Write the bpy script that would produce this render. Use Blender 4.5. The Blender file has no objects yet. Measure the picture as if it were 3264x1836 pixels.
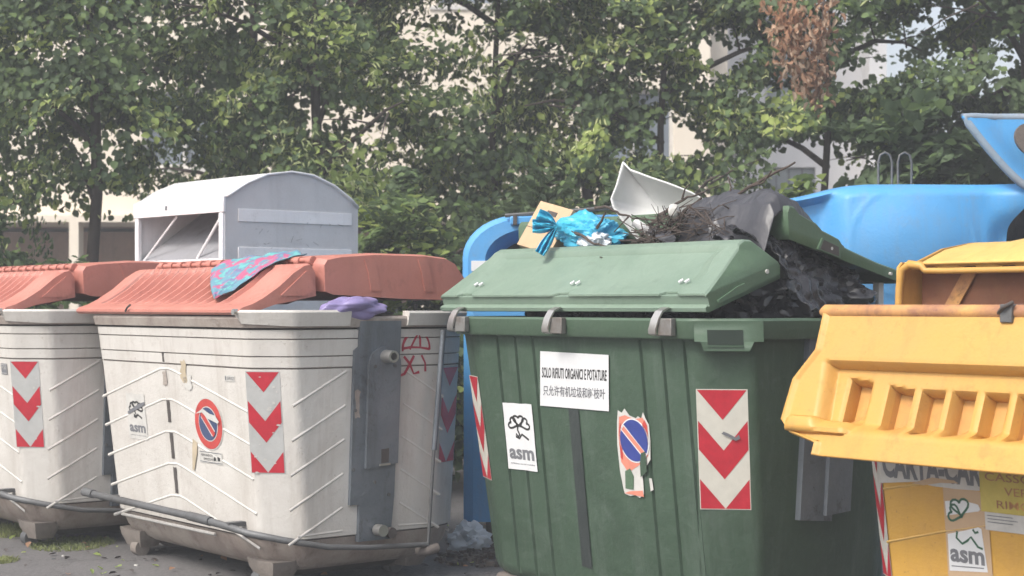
import bpy, math, random
import numpy as np
from mathutils import Vector, Matrix, noise, geometry
random.seed(7); RNG = np.random.default_rng(7)
S = bpy.context.scene
COL = S.collection

# ------------------------------------------------------------------ camera, light, exposure
cam = bpy.data.cameras.new('camera'); co = bpy.data.objects.new('camera', cam); COL.objects.link(co)
co.location = (0, 0, 1.43); co.rotation_euler = (math.radians(90), 0, 0)
cam.sensor_width = 36; cam.lens = 58.1; cam.shift_y = 0.0165; cam.clip_start = .1; cam.clip_end = 600
cam.dof.use_dof = True; cam.dof.focus_distance = 7.8; cam.dof.aperture_fstop = 4.0
S.camera = co
SUN_EL, SUN_AZ = math.radians(48), math.radians(230)      # azimuth clockwise from +Y
w = bpy.data.worlds.new('World'); S.world = w; w.use_nodes = True
nt = w.node_tree; nt.nodes.clear()
sky = nt.nodes.new('ShaderNodeTexSky'); sky.sky_type = 'NISHITA'; sky.sun_disc = False
sky.sun_elevation = SUN_EL; sky.sun_rotation = SUN_AZ; sky.air_density = 1.0; sky.dust_density = 4.5; sky.ozone_density = 1.0
hs = nt.nodes.new('ShaderNodeHueSaturation'); hs.inputs['Saturation'].default_value = .5
bg = nt.nodes.new('ShaderNodeBackground'); bg.inputs[1].default_value = .15
wo = nt.nodes.new('ShaderNodeOutputWorld')
nt.links.new(sky.outputs[0], hs.inputs['Color']); nt.links.new(hs.outputs[0], bg.inputs[0]); nt.links.new(bg.outputs[0], wo.inputs[0])
sl = bpy.data.lights.new('sun', 'SUN'); sl.energy = 1.5; sl.angle = math.radians(14); sl.color = (1, .95, .87)
so = bpy.data.objects.new('sun', sl); COL.objects.link(so)
sd = Vector((math.sin(SUN_AZ)*math.cos(SUN_EL), math.cos(SUN_AZ)*math.cos(SUN_EL), math.sin(SUN_EL)))
so.rotation_euler = sd.to_track_quat('Z', 'Y').to_euler(); so.location = (0, 0, 30)
S.view_settings.view_transform = 'Standard'; S.view_settings.look = 'None'
S.view_settings.exposure = 0.84; S.view_settings.gamma = 1; S.view_settings.use_curve_mapping = False

# ------------------------------------------------------------------ materials
def nodes(name):
    m = bpy.data.materials.new(name); m.use_nodes = True
    t = m.node_tree; b = t.nodes['Principled BSDF']; return m, t, b
def noise_n(t, scale, detail=6, rough=.6, vec=None, stretch=None, dist=0.):
    tc = t.nodes.new('ShaderNodeTexCoord'); src = tc.outputs['Object']
    if stretch:
        mp = t.nodes.new('ShaderNodeMapping'); mp.inputs['Scale'].default_value = stretch
        t.links.new(src, mp.inputs[0]); src = mp.outputs[0]
    n = t.nodes.new('ShaderNodeTexNoise'); n.inputs['Scale'].default_value = scale
    n.inputs['Detail'].default_value = detail; n.inputs['Roughness'].default_value = rough; n.inputs['Distortion'].default_value = dist
    t.links.new(src, n.inputs['Vector']); return n
def ramp(t, src, a, b, ca=(0,0,0,1), cb=(1,1,1,1)):
    r = t.nodes.new('ShaderNodeValToRGB'); r.color_ramp.elements[0].position = a; r.color_ramp.elements[1].position = b
    r.color_ramp.elements[0].color = ca; r.color_ramp.elements[1].color = cb
    t.links.new(src, r.inputs[0]); return r
def mix(t, fac, a, b):
    m = t.nodes.new('ShaderNodeMix'); m.data_type = 'RGBA'
    if isinstance(fac, float): m.inputs[0].default_value = fac
    else: t.links.new(fac, m.inputs[0])
    for k, v in ((6, a), (7, b)):
        if isinstance(v, tuple): m.inputs[k].default_value = (*v[:3], 1)
        else: t.links.new(v, m.inputs[k])
    return m.outputs[2]
def mul(t, a, k):
    m = t.nodes.new('ShaderNodeMath'); m.operation = 'MULTIPLY'; t.links.new(a, m.inputs[0]); m.inputs[1].default_value = k; return m.outputs[0]
def plastic(name, col, alt=None, dirt=(.12,.10,.08), dirt_amt=.5, streak=.35, rough=.5, bump=.15, scale=2.5, metal=0., translucent=0., bscale=60, spots=.5):
    m, t, b = nodes(name)
    alt = alt or tuple(c*.8 for c in col)
    n1 = noise_n(t, scale, 8, .65); c = mix(t, ramp(t, n1.outputs[0], .35, .68).outputs[0], col, alt)
    n2 = noise_n(t, 5, 8, .7, stretch=(1.6, 1.6, .16)); c = mix(t, mul(t, ramp(t, n2.outputs[0], .5, .78).outputs[0], streak), c, dirt)
    n3 = noise_n(t, 7, 10, .75, dist=.4); c = mix(t, mul(t, ramp(t, n3.outputs[0], .56, .72).outputs[0], dirt_amt), c, dirt)
    n4 = noise_n(t, 55, 4, .6); c = mix(t, mul(t, ramp(t, n4.outputs[0], .66, .72).outputs[0], spots), c, dirt)
    t.links.new(c, b.inputs['Base Color'])
    r = ramp(t, n3.outputs[0], .3, .8, (rough-.1,)*3+(1,), (min(1, rough+.25),)*3+(1,)); t.links.new(r.outputs[0], b.inputs['Roughness'])
    b.inputs['Metallic'].default_value = metal
    bp = t.nodes.new('ShaderNodeBump'); bp.inputs['Strength'].default_value = bump; bp.inputs['Distance'].default_value = .01
    n5 = noise_n(t, bscale, 5, .6); n6 = noise_n(t, 4, 3, .5)
    ad = t.nodes.new('ShaderNodeMath'); ad.operation = 'MULTIPLY_ADD'; ad.inputs[1].default_value = 3.0
    t.links.new(n6.outputs[0], ad.inputs[0]); t.links.new(n5.outputs[0], ad.inputs[2]); t.links.new(ad.outputs[0], bp.inputs['Height'])
    t.links.new(bp.outputs[0], b.inputs['Normal'])
    if translucent:
        tr = t.nodes.new('ShaderNodeBsdfTranslucent'); t.links.new(c, tr.inputs[0])
        mx = t.nodes.new('ShaderNodeMixShader'); mx.inputs[0].default_value = translucent
        t.links.new(b.outputs[0], mx.inputs[1]); t.links.new(tr.outputs[0], mx.inputs[2])
        t.links.new(mx.outputs[0], t.nodes['Material Output'].inputs[0])
    return m
def flat(name, col, rough=.6, metal=0., var=.15):
    m, t, b = nodes(name)
    n = noise_n(t, 14, 6, .7); c = mix(t, ramp(t, n.outputs[0], .35, .7).outputs[0], col, tuple(x*(1-var) for x in col))
    t.links.new(c, b.inputs['Base Color']); b.inputs['Roughness'].default_value = rough; b.inputs['Metallic'].default_value = metal
    return m
M = {}
M['white_body'] = plastic('white_plastic', (.60,.58,.545), (.50,.475,.44), dirt=(.22,.17,.13), dirt_amt=.35, streak=.45, rough=.45, bump=.22)
M['white_grime'] = plastic('white_plastic_grimy', (.40,.36,.32), (.24,.19,.165), dirt=(.10,.07,.055), dirt_amt=.7, streak=.6, rough=.6, bump=.3)
M['white_ridge'] = flat('worn_white_ridge', (.70,.685,.65), .4, var=.12)
M['slot_dark'] = flat('dark_green_slot', (.02,.035,.025), .8)
M['groove'] = flat('groove_grime_hole_dark', (.07,.06,.055), .8)  # grime in grooves; also the dark painted on for slots and holes
M['soft_groove'] = flat('light_grime_in_groove', (.20,.175,.16), .8)
M['foot_grime'] = plastic('muddy_foot', (.24,.21,.185), (.15,.13,.115), dirt=(.06,.05,.045), dirt_amt=.8, streak=.5, rough=.8, bump=.4)
M['dark_under'] = plastic('dirty_under_dark_inside', (.10,.09,.085), (.16,.13,.11), dirt=(.03,.028,.026), rough=.8, bump=.5)  # dirty undersides; also the dark tone given to container insides
M['salmon'] = plastic('salmon_lid_plastic', (.56,.225,.175), (.47,.175,.135), dirt=(.22,.09,.075), dirt_amt=.5, streak=.3, rough=.45, bump=.2, translucent=.06)
M['salmon_shade'] = plastic('salmon_lid_groove_shade', (.34,.14,.11), (.27,.105,.085), dirt=(.12,.06,.05), dirt_amt=.75, streak=.4, rough=.5, bump=.25)  # darker copy of the lid salmon; paints shade into the flute walls
M['steel'] = plastic('galvanised_steel', (.21,.235,.265), (.14,.16,.185), dirt=(.05,.045,.04), dirt_amt=.7, streak=.5, rough=.5, bump=.3, metal=.55)
M['bright_steel'] = flat('bright_steel', (.55,.53,.5), .35, .8)
M['bar_steel'] = plastic('bar_steel', (.14,.145,.15), (.09,.09,.09), dirt=(.04,.04,.04), rough=.55, metal=.3)
M['rust'] = plastic('rusty_hook_steel', (.24,.24,.23), (.15,.12,.10), dirt=(.09,.05,.035), dirt_amt=.8, rough=.5, metal=.5, scale=9)
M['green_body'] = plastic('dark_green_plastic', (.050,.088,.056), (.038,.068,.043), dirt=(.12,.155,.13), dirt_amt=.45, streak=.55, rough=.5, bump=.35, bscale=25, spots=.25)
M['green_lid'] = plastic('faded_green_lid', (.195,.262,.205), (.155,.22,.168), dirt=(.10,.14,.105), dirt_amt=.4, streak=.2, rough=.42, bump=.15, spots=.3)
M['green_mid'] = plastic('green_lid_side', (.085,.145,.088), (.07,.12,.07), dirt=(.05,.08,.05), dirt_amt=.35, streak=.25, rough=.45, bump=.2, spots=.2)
M['green_rim'] = plastic('green_rim_plastic', (.068,.115,.072), (.055,.095,.06), dirt=(.10,.13,.10), dirt_amt=.35, streak=.25, rough=.45, bump=.2, spots=.2)
M['blue'] = plastic('blue_plastic', (.065,.31,.64), (.10,.30,.56), dirt=(.16,.25,.36), dirt_amt=.5, streak=.5, rough=.45, bump=.2, scale=1.6, spots=.4)
M['blue_pale'] = plastic('weathered_blue_edge', (.20,.31,.42), (.25,.24,.25), dirt=(.10,.11,.14), rough=.6)
M['yellow'] = plastic('yellow_plastic', (.61,.34,.075), (.56,.32,.09), dirt=(.30,.14,.05), dirt_amt=.4, streak=.3, rough=.45, bump=.2, translucent=.10, spots=.3)
M['yellow_body'] = plastic('yellow_body_plastic', (.60,.34,.05), (.52,.29,.06), dirt=(.24,.13,.05), dirt_amt=.4, streak=.3, rough=.5, bump=.2)
M['yellow_pale'] = plastic('sunbleached_yellow', (.70,.47,.15), (.64,.42,.13), dirt=(.38,.2,.08), dirt_amt=.3, streak=.2, rough=.45, bump=.15, translucent=.06)
M['stain'] = plastic('brown_stained_yellow', (.58,.31,.10), (.24,.10,.07), dirt=(.10,.05,.045), dirt_amt=.85, streak=.2, rough=.6, scale=6)
M['pocket_shade'] = plastic('shaded_yellow_pocket', (.54,.29,.07), (.46,.235,.065), dirt=(.22,.10,.06), dirt_amt=.6, streak=.3, rough=.55, scale=5)  # browner yellow: the shade inside the pockets as colour
M['inside_shade'] = plastic('dark_brown_inside', (.24,.095,.045), (.15,.06,.035), dirt=(.22,.12,.06), dirt_amt=.5, rough=.7)
M['red'] = flat('red_reflective', (.50,.022,.04), .4, var=.25)
M['grey_reflect'] = flat('grey_reflective', (.46,.465,.455), .35, var=.15)
M['cream_reflect'] = flat('cream_reflective', (.60,.585,.52), .4, var=.12)
M['paper'] = flat('white_paper', (.66,.67,.68), .6, var=.07)
M['paper_old'] = flat('old_white_paper', (.56,.55,.52), .7, var=.2)
M['old_glue'] = flat('yellowed_glue', (.50,.42,.30), .7, var=.3)
M['ink'] = flat('black_ink', (.03,.03,.03), .6)
M['ink_grey'] = flat('grey_ink', (.16,.165,.18), .6)
M['ink_green'] = flat('green_ink', (.04,.12,.07), .6)
M['sign_red'] = flat('faded_sign_red', (.52,.06,.05), .5, var=.25)
M['sign_pink'] = flat('bleached_sign_red', (.68,.24,.17), .5, var=.2)
M['sign_blue'] = flat('sign_blue', (.035,.055,.26), .5, var=.2)
M['sign_navy'] = flat('faded_sign_navy', (.05,.075,.16), .5, var=.2)
M['graffiti'] = flat('red_spray', (.42,.03,.06), .5, var=.3)
M['tape'] = plastic('black_tape', (.022,.028,.028), (.035,.045,.042), dirt=(.06,.08,.07), rough=.45)
M['bag_black'] = plastic('black_film', (.016,.016,.019), (.024,.024,.028), dirt=(.05,.05,.055), rough=.2, bump=.3, bscale=18)
M['bag_grey'] = plastic('grey_film', (.050,.051,.060), (.035,.035,.042), dirt=(.12,.12,.13), rough=.38, bump=.3, bscale=18)
M['bag_cyan'] = plastic('cyan_film', (.08,.60,.80), (.10,.52,.76), dirt=(.35,.74,.88), dirt_amt=.3, streak=.1, rough=.28, bump=.4, bscale=16, translucent=.35, spots=0.)
M['bag_purple'] = plastic('lilac_film', (.32,.27,.50), (.25,.21,.42), dirt=(.18,.15,.28), dirt_amt=.3, streak=.1, rough=.35, bump=.4, bscale=16, translucent=.15, spots=0.)
M['bag_white'] = plastic('white_film', (.70,.74,.78), (.6,.66,.72), dirt=(.4,.42,.44), dirt_amt=.2, streak=.1, rough=.35, translucent=.2, spots=0.)
M['card'] = plastic('cardboard', (.52,.37,.23), (.46,.32,.2), dirt=(.28,.19,.12), dirt_amt=.3, streak=.1, rough=.8, bump=.1)
M['white_sheet'] = plastic('white_basin_plastic', (.78,.78,.77), (.70,.70,.70), dirt=(.4,.38,.36), dirt_amt=.12, streak=.1, rough=.35, bump=.08, translucent=.15, spots=.1)
M['twig'] = plastic('twig_bark', (.075,.055,.045), (.045,.033,.028), rough=.85, bump=.4)
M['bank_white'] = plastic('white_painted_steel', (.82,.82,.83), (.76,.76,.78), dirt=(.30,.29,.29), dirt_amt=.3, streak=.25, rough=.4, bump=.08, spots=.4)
M['bank_side'] = plastic('shaded_white_panel', (.60,.60,.61), (.52,.52,.53), dirt=(.25,.24,.24), dirt_amt=.4, streak=.25, rough=.45, bump=.08)  # greyer copy of the bank white, with the side's shade painted in
M['chute_grey'] = plastic('grey_chute_steel', (.30,.30,.32), (.25,.25,.27), rough=.45)
M['bark'] = plastic('bark', (.085,.065,.055), (.055,.042,.037), dirt=(.03,.025,.02), rough=.9, bump=.8, bscale=30)
M['facade'] = plastic('cream_render', (.80,.72,.61), (.76,.68,.57), dirt=(.6,.52,.44), dirt_amt=.12, streak=.12, rough=.85, bump=.1, scale=.6, spots=0.)
M['facade_w'] = plastic('white_render', (.78,.77,.77), (.74,.73,.73), dirt=(.55,.54,.53), dirt_amt=.12, streak=.15, rough=.85, bump=.1, scale=.6, spots=0.)
M['brown_wall'] = plastic('brown_render', (.60,.44,.36), (.48,.35,.29), rough=.85)
M['shutter'] = flat('grey_shutter', (.30,.33,.34), .6)
M['pane'] = flat('window_pane', (.20,.23,.27), .12)
M['frame'] = flat('window_frame', (.62,.60,.57), .5)
M['roof'] = flat('roof_tile', (.32,.16,.10), .8, var=.3)
def leafmat(name, col, tr=.35):
    m, t, b = nodes(name)
    n = noise_n(t, 1.3, 3, .5); c = mix(t, ramp(t, n.outputs[0], .35, .65).outputs[0], col, (col[0]*.75, col[1]*.82, col[2]*.9))
    t.links.new(c, b.inputs['Base Color']); b.inputs['Roughness'].default_value = .6
    b.inputs['Specular IOR Level'].default_value = .2
    r = t.nodes.new('ShaderNodeBsdfTranslucent'); t.links.new(c, r.inputs[0])
    x = t.nodes.new('ShaderNodeMixShader'); x.inputs[0].default_value = tr
    t.links.new(b.outputs[0], x.inputs[1]); t.links.new(r.outputs[0], x.inputs[2]); t.links.new(x.outputs[0], t.nodes['Material Output'].inputs[0])
    return m
LEAF = [leafmat('leaf_dark', (.125,.172,.085), .42), leafmat('leaf_mid', (.22,.30,.115), .48), leafmat('leaf_fresh', (.42,.50,.15), .5), leafmat('leaf_bract', (.80,.82,.40), .5)]
M['dry'] = leafmat('leaf_dry', (.50,.28,.17), .4); M['dry2'] = leafmat('leaf_dry_pale', (.72,.50,.34), .45)
M['grass'] = leafmat('grass_blade', (.24,.26,.10), .3)
def ground_mat():
    m, t, b = nodes('asphalt')
    n1 = noise_n(t, .8, 8, .6); n2 = noise_n(t, 40, 8, .8); n3 = noise_n(t, 6, 8, .7)
    c = mix(t, ramp(t, n1.outputs[0], .35, .65).outputs[0], (.125,.120,.120), (.085,.081,.082))
    c = mix(t, mul(t, ramp(t, n2.outputs[0], .45, .7).outputs[0], .7), c, (.21,.20,.195))
    c = mix(t, mul(t, ramp(t, n3.outputs[0], .58, .7).outputs[0], .55), c, (.05,.047,.045))
    vt = t.nodes.new('ShaderNodeTexVoronoi'); vt.feature = 'DISTANCE_TO_EDGE'; vt.inputs['Scale'].default_value = 1.1; tc = t.nodes.new('ShaderNodeTexCoord')
    nd = noise_n(t, 2.5, 6, .7); va = t.nodes.new('ShaderNodeVectorMath'); va.operation = 'ADD'; t.links.new(tc.outputs['Object'], va.inputs[0]); t.links.new(nd.outputs[1], va.inputs[1]); t.links.new(va.outputs[0], vt.inputs['Vector'])
    c = mix(t, ramp(t, vt.outputs['Distance'], .0, .012, (1,1,1,1), (0,0,0,1)).outputs[0], c, (.035,.033,.03))
    t.links.new(c, b.inputs['Base Color']); b.inputs['Roughness'].default_value = .85
    bp = t.nodes.new('ShaderNodeBump'); bp.inputs['Strength'].default_value = .5; bp.inputs['Distance'].default_value = .02
    t.links.new(n2.outputs[0], bp.inputs['Height']); t.links.new(bp.outputs[0], b.inputs['Normal']); return m
M['asphalt'] = ground_mat()
def cloth_mat():
    m, t, b = nodes('patterned_cloth')
    base = (.11,.25,.32)
    n = noise_n(t, 15, 2, .5, dist=.3); c = mix(t, ramp(t, n.outputs[0], .40, .50).outputs[0], (.15,.15,.27), base)
    n2 = noise_n(t, 13, 2, .5, stretch=(1,1.1,.9), dist=.2); c = mix(t, ramp(t, n2.outputs[0], .54, .60).outputs[0], c, (.40,.10,.19))
    n3 = noise_n(t, 20, 2, .5, stretch=(.9,1,1.3)); c = mix(t, ramp(t, n3.outputs[0], .58, .62).outputs[0], c, (.12,.36,.36))
    t.links.new(c, b.inputs['Base Color']); b.inputs['Roughness'].default_value = .8; return m
M['cloth'] = cloth_mat()

# ------------------------------------------------------------------ mesh helpers
class MB:
    def __init__(s): s.v, s.f, s.m, s.mats = [], [], [], []
    def mi(s, mat):
        if mat is None: mat = 'white_body'
        mm = M[mat] if isinstance(mat, str) else mat
        if mm not in s.mats: s.mats.append(mm)
        return s.mats.index(mm)
    def add(s, vs, fs, mat):
        o = len(s.v); k = s.mi(mat); s.v += [tuple(p) for p in vs]
        for f in fs: s.f.append(tuple(i+o for i in f)); s.m.append(k)
    def box(s, c, d, mat, rot=None, taper=1.):
        vs = []
        for z in (-1, 1):
            for x, y in ((-1,-1),(1,-1),(1,1),(-1,1)):
                k = taper if z > 0 else 1
                p = Vector((x*d[0]/2*k, y*d[1]/2*k, z*d[2]/2))
                if rot is not None: p = rot @ p
                vs.append(p + Vector(c))
        s.add(vs, [(3,2,1,0),(4,5,6,7),(0,1,5,4),(1,2,6,5),(2,3,7,6),(3,0,4,7)], mat)
    def loft(s, rings, mat, cap0=True, cap1=True, closed=True):
        n = len(rings[0]); vs = [p for r in rings for p in r]; fs = []
        for i in range(len(rings)-1):
            for j in range(n if closed else n-1):
                k = (j+1) % n; fs.append((i*n+j, i*n+k, (i+1)*n+k, (i+1)*n+j))
        if cap0: fs.append(tuple(reversed(range(n))))
        if cap1: fs.append(tuple((len(rings)-1)*n+j for j in range(n)))
        s.add(vs, fs, mat)
    def tube(s, pts, r, mat, n=8):
        pts = [Vector(p) for p in pts]; rings = []; up = None
        for i, p in enumerate(pts):
            d = ((pts[min(i+1, len(pts)-1)] - pts[max(i-1, 0)])).normalized()
            if up is None: up = d.orthogonal().normalized()
            a = (up - d*up.dot(d)); a = a.normalized() if a.length > 1e-6 else d.orthogonal().normalized(); up = a
            b = d.cross(a); rr = r[i] if isinstance(r, (list, tuple)) else r
            rings.append([p + (a*math.cos(2*math.pi*k/n) + b*math.sin(2*math.pi*k/n))*rr for k in range(n)])
        s.loft(rings, mat)
    def grid(s, fn, nu, nv, mat):
        vs = [fn(i/nu, j/nv) for j in range(nv+1) for i in range(nu+1)]
        fs = [(j*(nu+1)+i, j*(nu+1)+i+1, (j+1)*(nu+1)+i+1, (j+1)*(nu+1)+i) for j in range(nv) for i in range(nu)]
        s.add(vs, fs, mat)
    def poly(s, pts3, pts2, mat):
        tri = geometry.tessellate_polygon([[Vector((p[0], p[1], 0)) for p in pts2]])
        fs = []
        for t in tri:
            a, b, c = (pts2[i] for i in t)
            cr = (b[0]-a[0])*(c[1]-a[1]) - (b[1]-a[1])*(c[0]-a[0])
            fs.append(tuple(t) if cr > 0 else tuple(reversed(t)))
        s.add(pts3, fs, mat)
    def prism(s, pts2, fn, d0, d1, mat):       # polygon (a,b) -> fn(a,b,d): both faces and the rim
        s.poly([fn(a, b, d1) for a, b in pts2], pts2, mat)
        s.poly([fn(a, b, d0) for a, b in pts2], pts2, mat)
        k = s.mi(mat); n = len(pts2); tri = sum(1 for _ in geometry.tessellate_polygon([[Vector((p[0], p[1], 0)) for p in pts2]]))
        for i in range(tri): s.f[-1-i] = tuple(reversed(s.f[-1-i]))
        vs = [fn(a, b, d) for d in (d0, d1) for a, b in pts2]
        ar = sum(pts2[i][0]*pts2[(i+1) % n][1]-pts2[(i+1) % n][0]*pts2[i][1] for i in range(n))
        fs = [(i, (i+1) % n, n+(i+1) % n, n+i) for i in range(n)]
        if ar < 0: fs = [tuple(reversed(f)) for f in fs]
        s.add(vs, fs, mat)
    def build(s, name, parent=None, smooth=35, loc=None, rot=None):
        me = bpy.data.meshes.new(name); me.from_pydata(s.v, [], s.f)
        for m in s.mats: me.materials.append(m)
        me.polygons.foreach_set('material_index', s.m); me.validate(verbose=False); me.update()
        if smooth is not None:
            me.shade_smooth(); me.set_sharp_from_angle(angle=math.radians(smooth))
        o = bpy.data.objects.new(name, me); COL.objects.link(o)
        if parent is not None: o.parent = parent
        if loc: o.location = loc
        if rot: o.rotation_euler = rot
        return o
def tag(o, label=None, cat=None, group=None, kind=None):
    for k, v in (('label', label), ('category', cat), ('group', group), ('kind', kind)):
        if v: o[k] = v
    return o
def thing(name, label, cat, loc=(0,0,0), rz=0., group=None):
    o = bpy.data.objects.new(name, None); COL.objects.link(o); o.location = loc; o.rotation_euler = (0, 0, rz)
    o.empty_display_size = .2
    return tag(o, label, cat, group)
def fix(o, mod='WELD'):
    import bmesh
    bm = bmesh.new(); bm.from_mesh(o.data); bmesh.ops.remove_doubles(bm, verts=bm.verts, dist=1e-5); bmesh.ops.recalc_face_normals(bm, faces=bm.faces)
    bm.to_mesh(o.data); bm.free(); return o
def solidify(o, t, off=-1.):
    m = o.modifiers.new('thickness', 'SOLIDIFY'); m.thickness = t; m.offset = off; return o
def bevel(o, wd, seg=2, ang=40):
    m = o.modifiers.new('bevel', 'BEVEL'); m.width = wd; m.segments = seg; m.limit_method = 'ANGLE'; m.angle_limit = math.radians(ang); return o
def subsurf(o, n=1):
    m = o.modifiers.new('subsurf', 'SUBSURF'); m.levels = n; m.render_levels = n; return o
def V(*a): return Vector(a)

# ------------------------------------------------------------------ container shell geometry
class Shell:
    def __init__(s, L, W, c, rim, tx, ty, tyb=.02, far=(.19, .09)): s.far = far; s.L, s.W, s.c, s.rim, s.tx, s.ty, s.tyb = L, W, c, rim, tx, ty, tyb
    def hb(s, z): return s.W/2-(s.rim-z)*s.tyb
    def h(s, z): return s.L/2-(s.rim-z)*s.tx, s.W/2-(s.rim-z)*s.ty
    def cor(s, z, out=0.):
        hx, hy = s.h(z); hx += out; hy += out; hb = s.hb(z)+out; k = out*.6; c = s.c+k
        l0, l1 = s.far[0]+k, s.far[1]+k          # far corners are cut at a longer slant
        return [(-hx+l0,-hy),(hx-c,-hy),(hx,-hy+c),(hx,hb-l0),(hx-l1,hb),(-hx+c,hb),(-hx,hb-c),(-hx,-hy+l1)]
    def pt(s, f, u, z, off=0.):
        hx, hy = s.h(z); hb = s.hb(z)
        if f == 'front': return V(u, -hy-off, z)
        if f == 'back': return V(-u, hb+off, z)
        if f == 'end': return V(hx+off, u, z)
        if f == 'endL': return V(-hx-off, -u, z)
        a, b = {'cham': (1, 2), 'chamB': (3, 4), 'chamL': (7, 0)}[f]; C = s.cor(z)
        A, B = Vector(C[a]), Vector(C[b]); t = (B-A).normalized(); n = Vector((t.y, -t.x)); p = (A+B)/2 + t*u + n*off
        return V(p.x, p.y, z)
    def plan(s, z, out, gf=(), ge=(), gd=1., rr=.03):
        hx, hy = s.h(z); hx += out; hy += out; hb = s.hb(z)+out
        P = []
        cor = s.cor(z, out)
        n = 8
        for i in range(n):
            p = Vector(cor[i]); a = (Vector(cor[i-1])-p).normalized(); b = (Vector(cor[(i+1) % n])-p).normalized()
            P += [tuple(p+a*rr), tuple(p+(a+b)*rr*.18), tuple(p+b*rr)]
            g = gf if i in (0, 4) else ge if i in (2, 6) else ()
            for (u, wd, dp) in g:
                q = dp*gd
                if i == 0: P += [(u-wd/2,-hy),(u-wd/4,-hy+q),(u+wd/4,-hy+q),(u+wd/2,-hy)]
                if i == 4: P += [(-u+wd/2,hb),(-u+wd/4,hb-q),(-u-wd/4,hb-q),(-u-wd/2,hb)]
                if i == 2: P += [(hx,u-wd/2),(hx-q,u-wd/4),(hx-q,u+wd/4),(hx,u+wd/2)]
                if i == 6: P += [(-hx,-u+wd/2),(-hx+q,-u+wd/4),(-hx+q,-u-wd/4),(-hx,-u-wd/2)]
        return [V(x, y, z) for x, y in P]
def shell_body(sh, prof, name, parent, gf=(), ge=()):
    """prof: (z, out, groove_factor, material of the band above)"""
    b = MB(); rings = [sh.plan(z, o, gf, ge, g) for z, o, g, _ in prof]
    for i in range(len(prof)-1):
        b.loft([rings[i], rings[i+1]], prof[i][3], cap0=(i == 0), cap1=(i == len(prof)-2))
    o = b.build(name, parent); fix(o)
    o.data.set_sharp_from_angle(angle=math.radians(32)); return o
class Mapper:
    """flat print on a face of a shell: (u, z) at a small offset"""
    def __init__(s, sh, face, off=.002): s.sh, s.face, s.off = sh, face, off
    def __call__(s, u, z, lay=0): return s.sh.pt(s.face, u, z, s.off + .0012*lay)
def mp_poly(b, mp, pts, lay, mat): b.poly([mp(u, z, lay) for u, z in pts], pts, mat)
def ribbon(b, mp, pts, wd, lay, mat, closed=False, jit=0.):
    P = [Vector(p) for p in pts]; n = len(P); L, R = [], []
    for i in range(n):
        a = P[(i-1) % n] if closed or i > 0 else P[i]; c = P[(i+1) % n] if closed or i < n-1 else P[i]
        d = (c-a).normalized(); nn = Vector((-d.y, d.x))*wd/2*(1+jit*random.uniform(-1, 1)); L.append(P[i]+nn); R.append(P[i]-nn)
    vs = [mp(p.x, p.y, lay) for p in L] + [mp(p.x, p.y, lay) for p in R]
    fs = [(i, n+i, n+(i+1) % n, (i+1) % n) for i in range(n if closed else n-1)]
    b.add(vs, fs, mat)
def disc(b, mp, cx, cz, ru, rz, lay, mat, r_in=0., n=40):
    if r_in: 
        vs = [mp(cx+ru*k*math.cos(2*math.pi*i/n), cz+rz*k*math.sin(2*math.pi*i/n), lay) for k in (1, r_in) for i in range(n)]
        b.add(vs, [(i, (i+1) % n, n+(i+1) % n, n+i) for i in range(n)], mat)
    else:
        b.add([mp(cx+ru*math.cos(2*math.pi*i/n), cz+rz*math.sin(2*math.pi*i/n), lay) for i in range(n)], [tuple(range(n))], mat)
def text(b, mp, s, u0, z0, u1, z1, lay, mat, bold=0., skew=0., ink=None):
    cu = bpy.data.curves.new('t', 'FONT'); cu.body = s; cu.offset = bold; cu.resolution_u = 3
    ob = bpy.data.objects.new('t', cu); me = ob.to_mesh()
    if me is None or not len(me.vertices): return
    xs = [v.co.x for v in me.vertices]; ys = [v.co.y for v in me.vertices]
    x0, x1, y0, y1 = min(xs), max(xs), min(ys), max(ys)
    vs = []
    for v in me.vertices:
        a = (v.co.x-x0)/(x1-x0); c = (v.co.y-y0)/(y1-y0)
        vs.append(mp(u0+(u1-u0)*a+skew*c, z0+(z1-z0)*c, lay))
    fs = [tuple(p.vertices) for p in me.polygons]
    b.add(vs, fs, mat); ob.to_mesh_clear(); bpy.data.objects.remove(ob); bpy.data.curves.remove(cu)
def chevrons(name, parent, sh, face, u0, u1, z0, z1, fr, drop, light, cuts=(), chips=0):
    b = MB(); mp = Mapper(sh, face, .003); H = z1-z0; um = (u0+u1)/2
    def line(k): return [(u0, z1-H*k), (um, z1-H*min(1, k+drop)), (u1, z1-H*k)]
    mp_poly(b, mp, [(u0-.004, z0-.004), (u1+.004, z0-.004), (u1+.004, z1+.004), (u0-.004, z1+.004)], -1, light)
    mp_poly(b, mp, [(u0, z1), (um, z1-H*drop), (u1, z1)], 0, 'red')
    a, c = line(fr[1]), line(fr[2]); mp_poly(b, mp, a + c[::-1], 0, 'red')
    k = fr[3]
    mp_poly(b, mp, [(u0, z1-H*k), (u0, z0), (um, z0)], 0, 'red'); mp_poly(b, mp, [(u1, z1-H*k), (um, z0), (u1, z0)], 0, 'red')
    t = fr[0]
    rr = random.Random(5+int(abs(u0)*1000))
    for _ in range(chips):
        cu, cz = rr.uniform(u0+.01, u1-.01), rr.uniform(z0, z1); n = 6; r = rr.uniform(.004, .012)
        mp_poly(b, mp, [(cu+r*rr.uniform(.5, 1.6)*math.cos(i*2*math.pi/n), cz+r*.7*rr.uniform(.4, 1.2)*math.sin(i*2*math.pi/n)) for i in range(n)], 1, 'paper_old')
    return b.build(name, parent, None)
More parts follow.
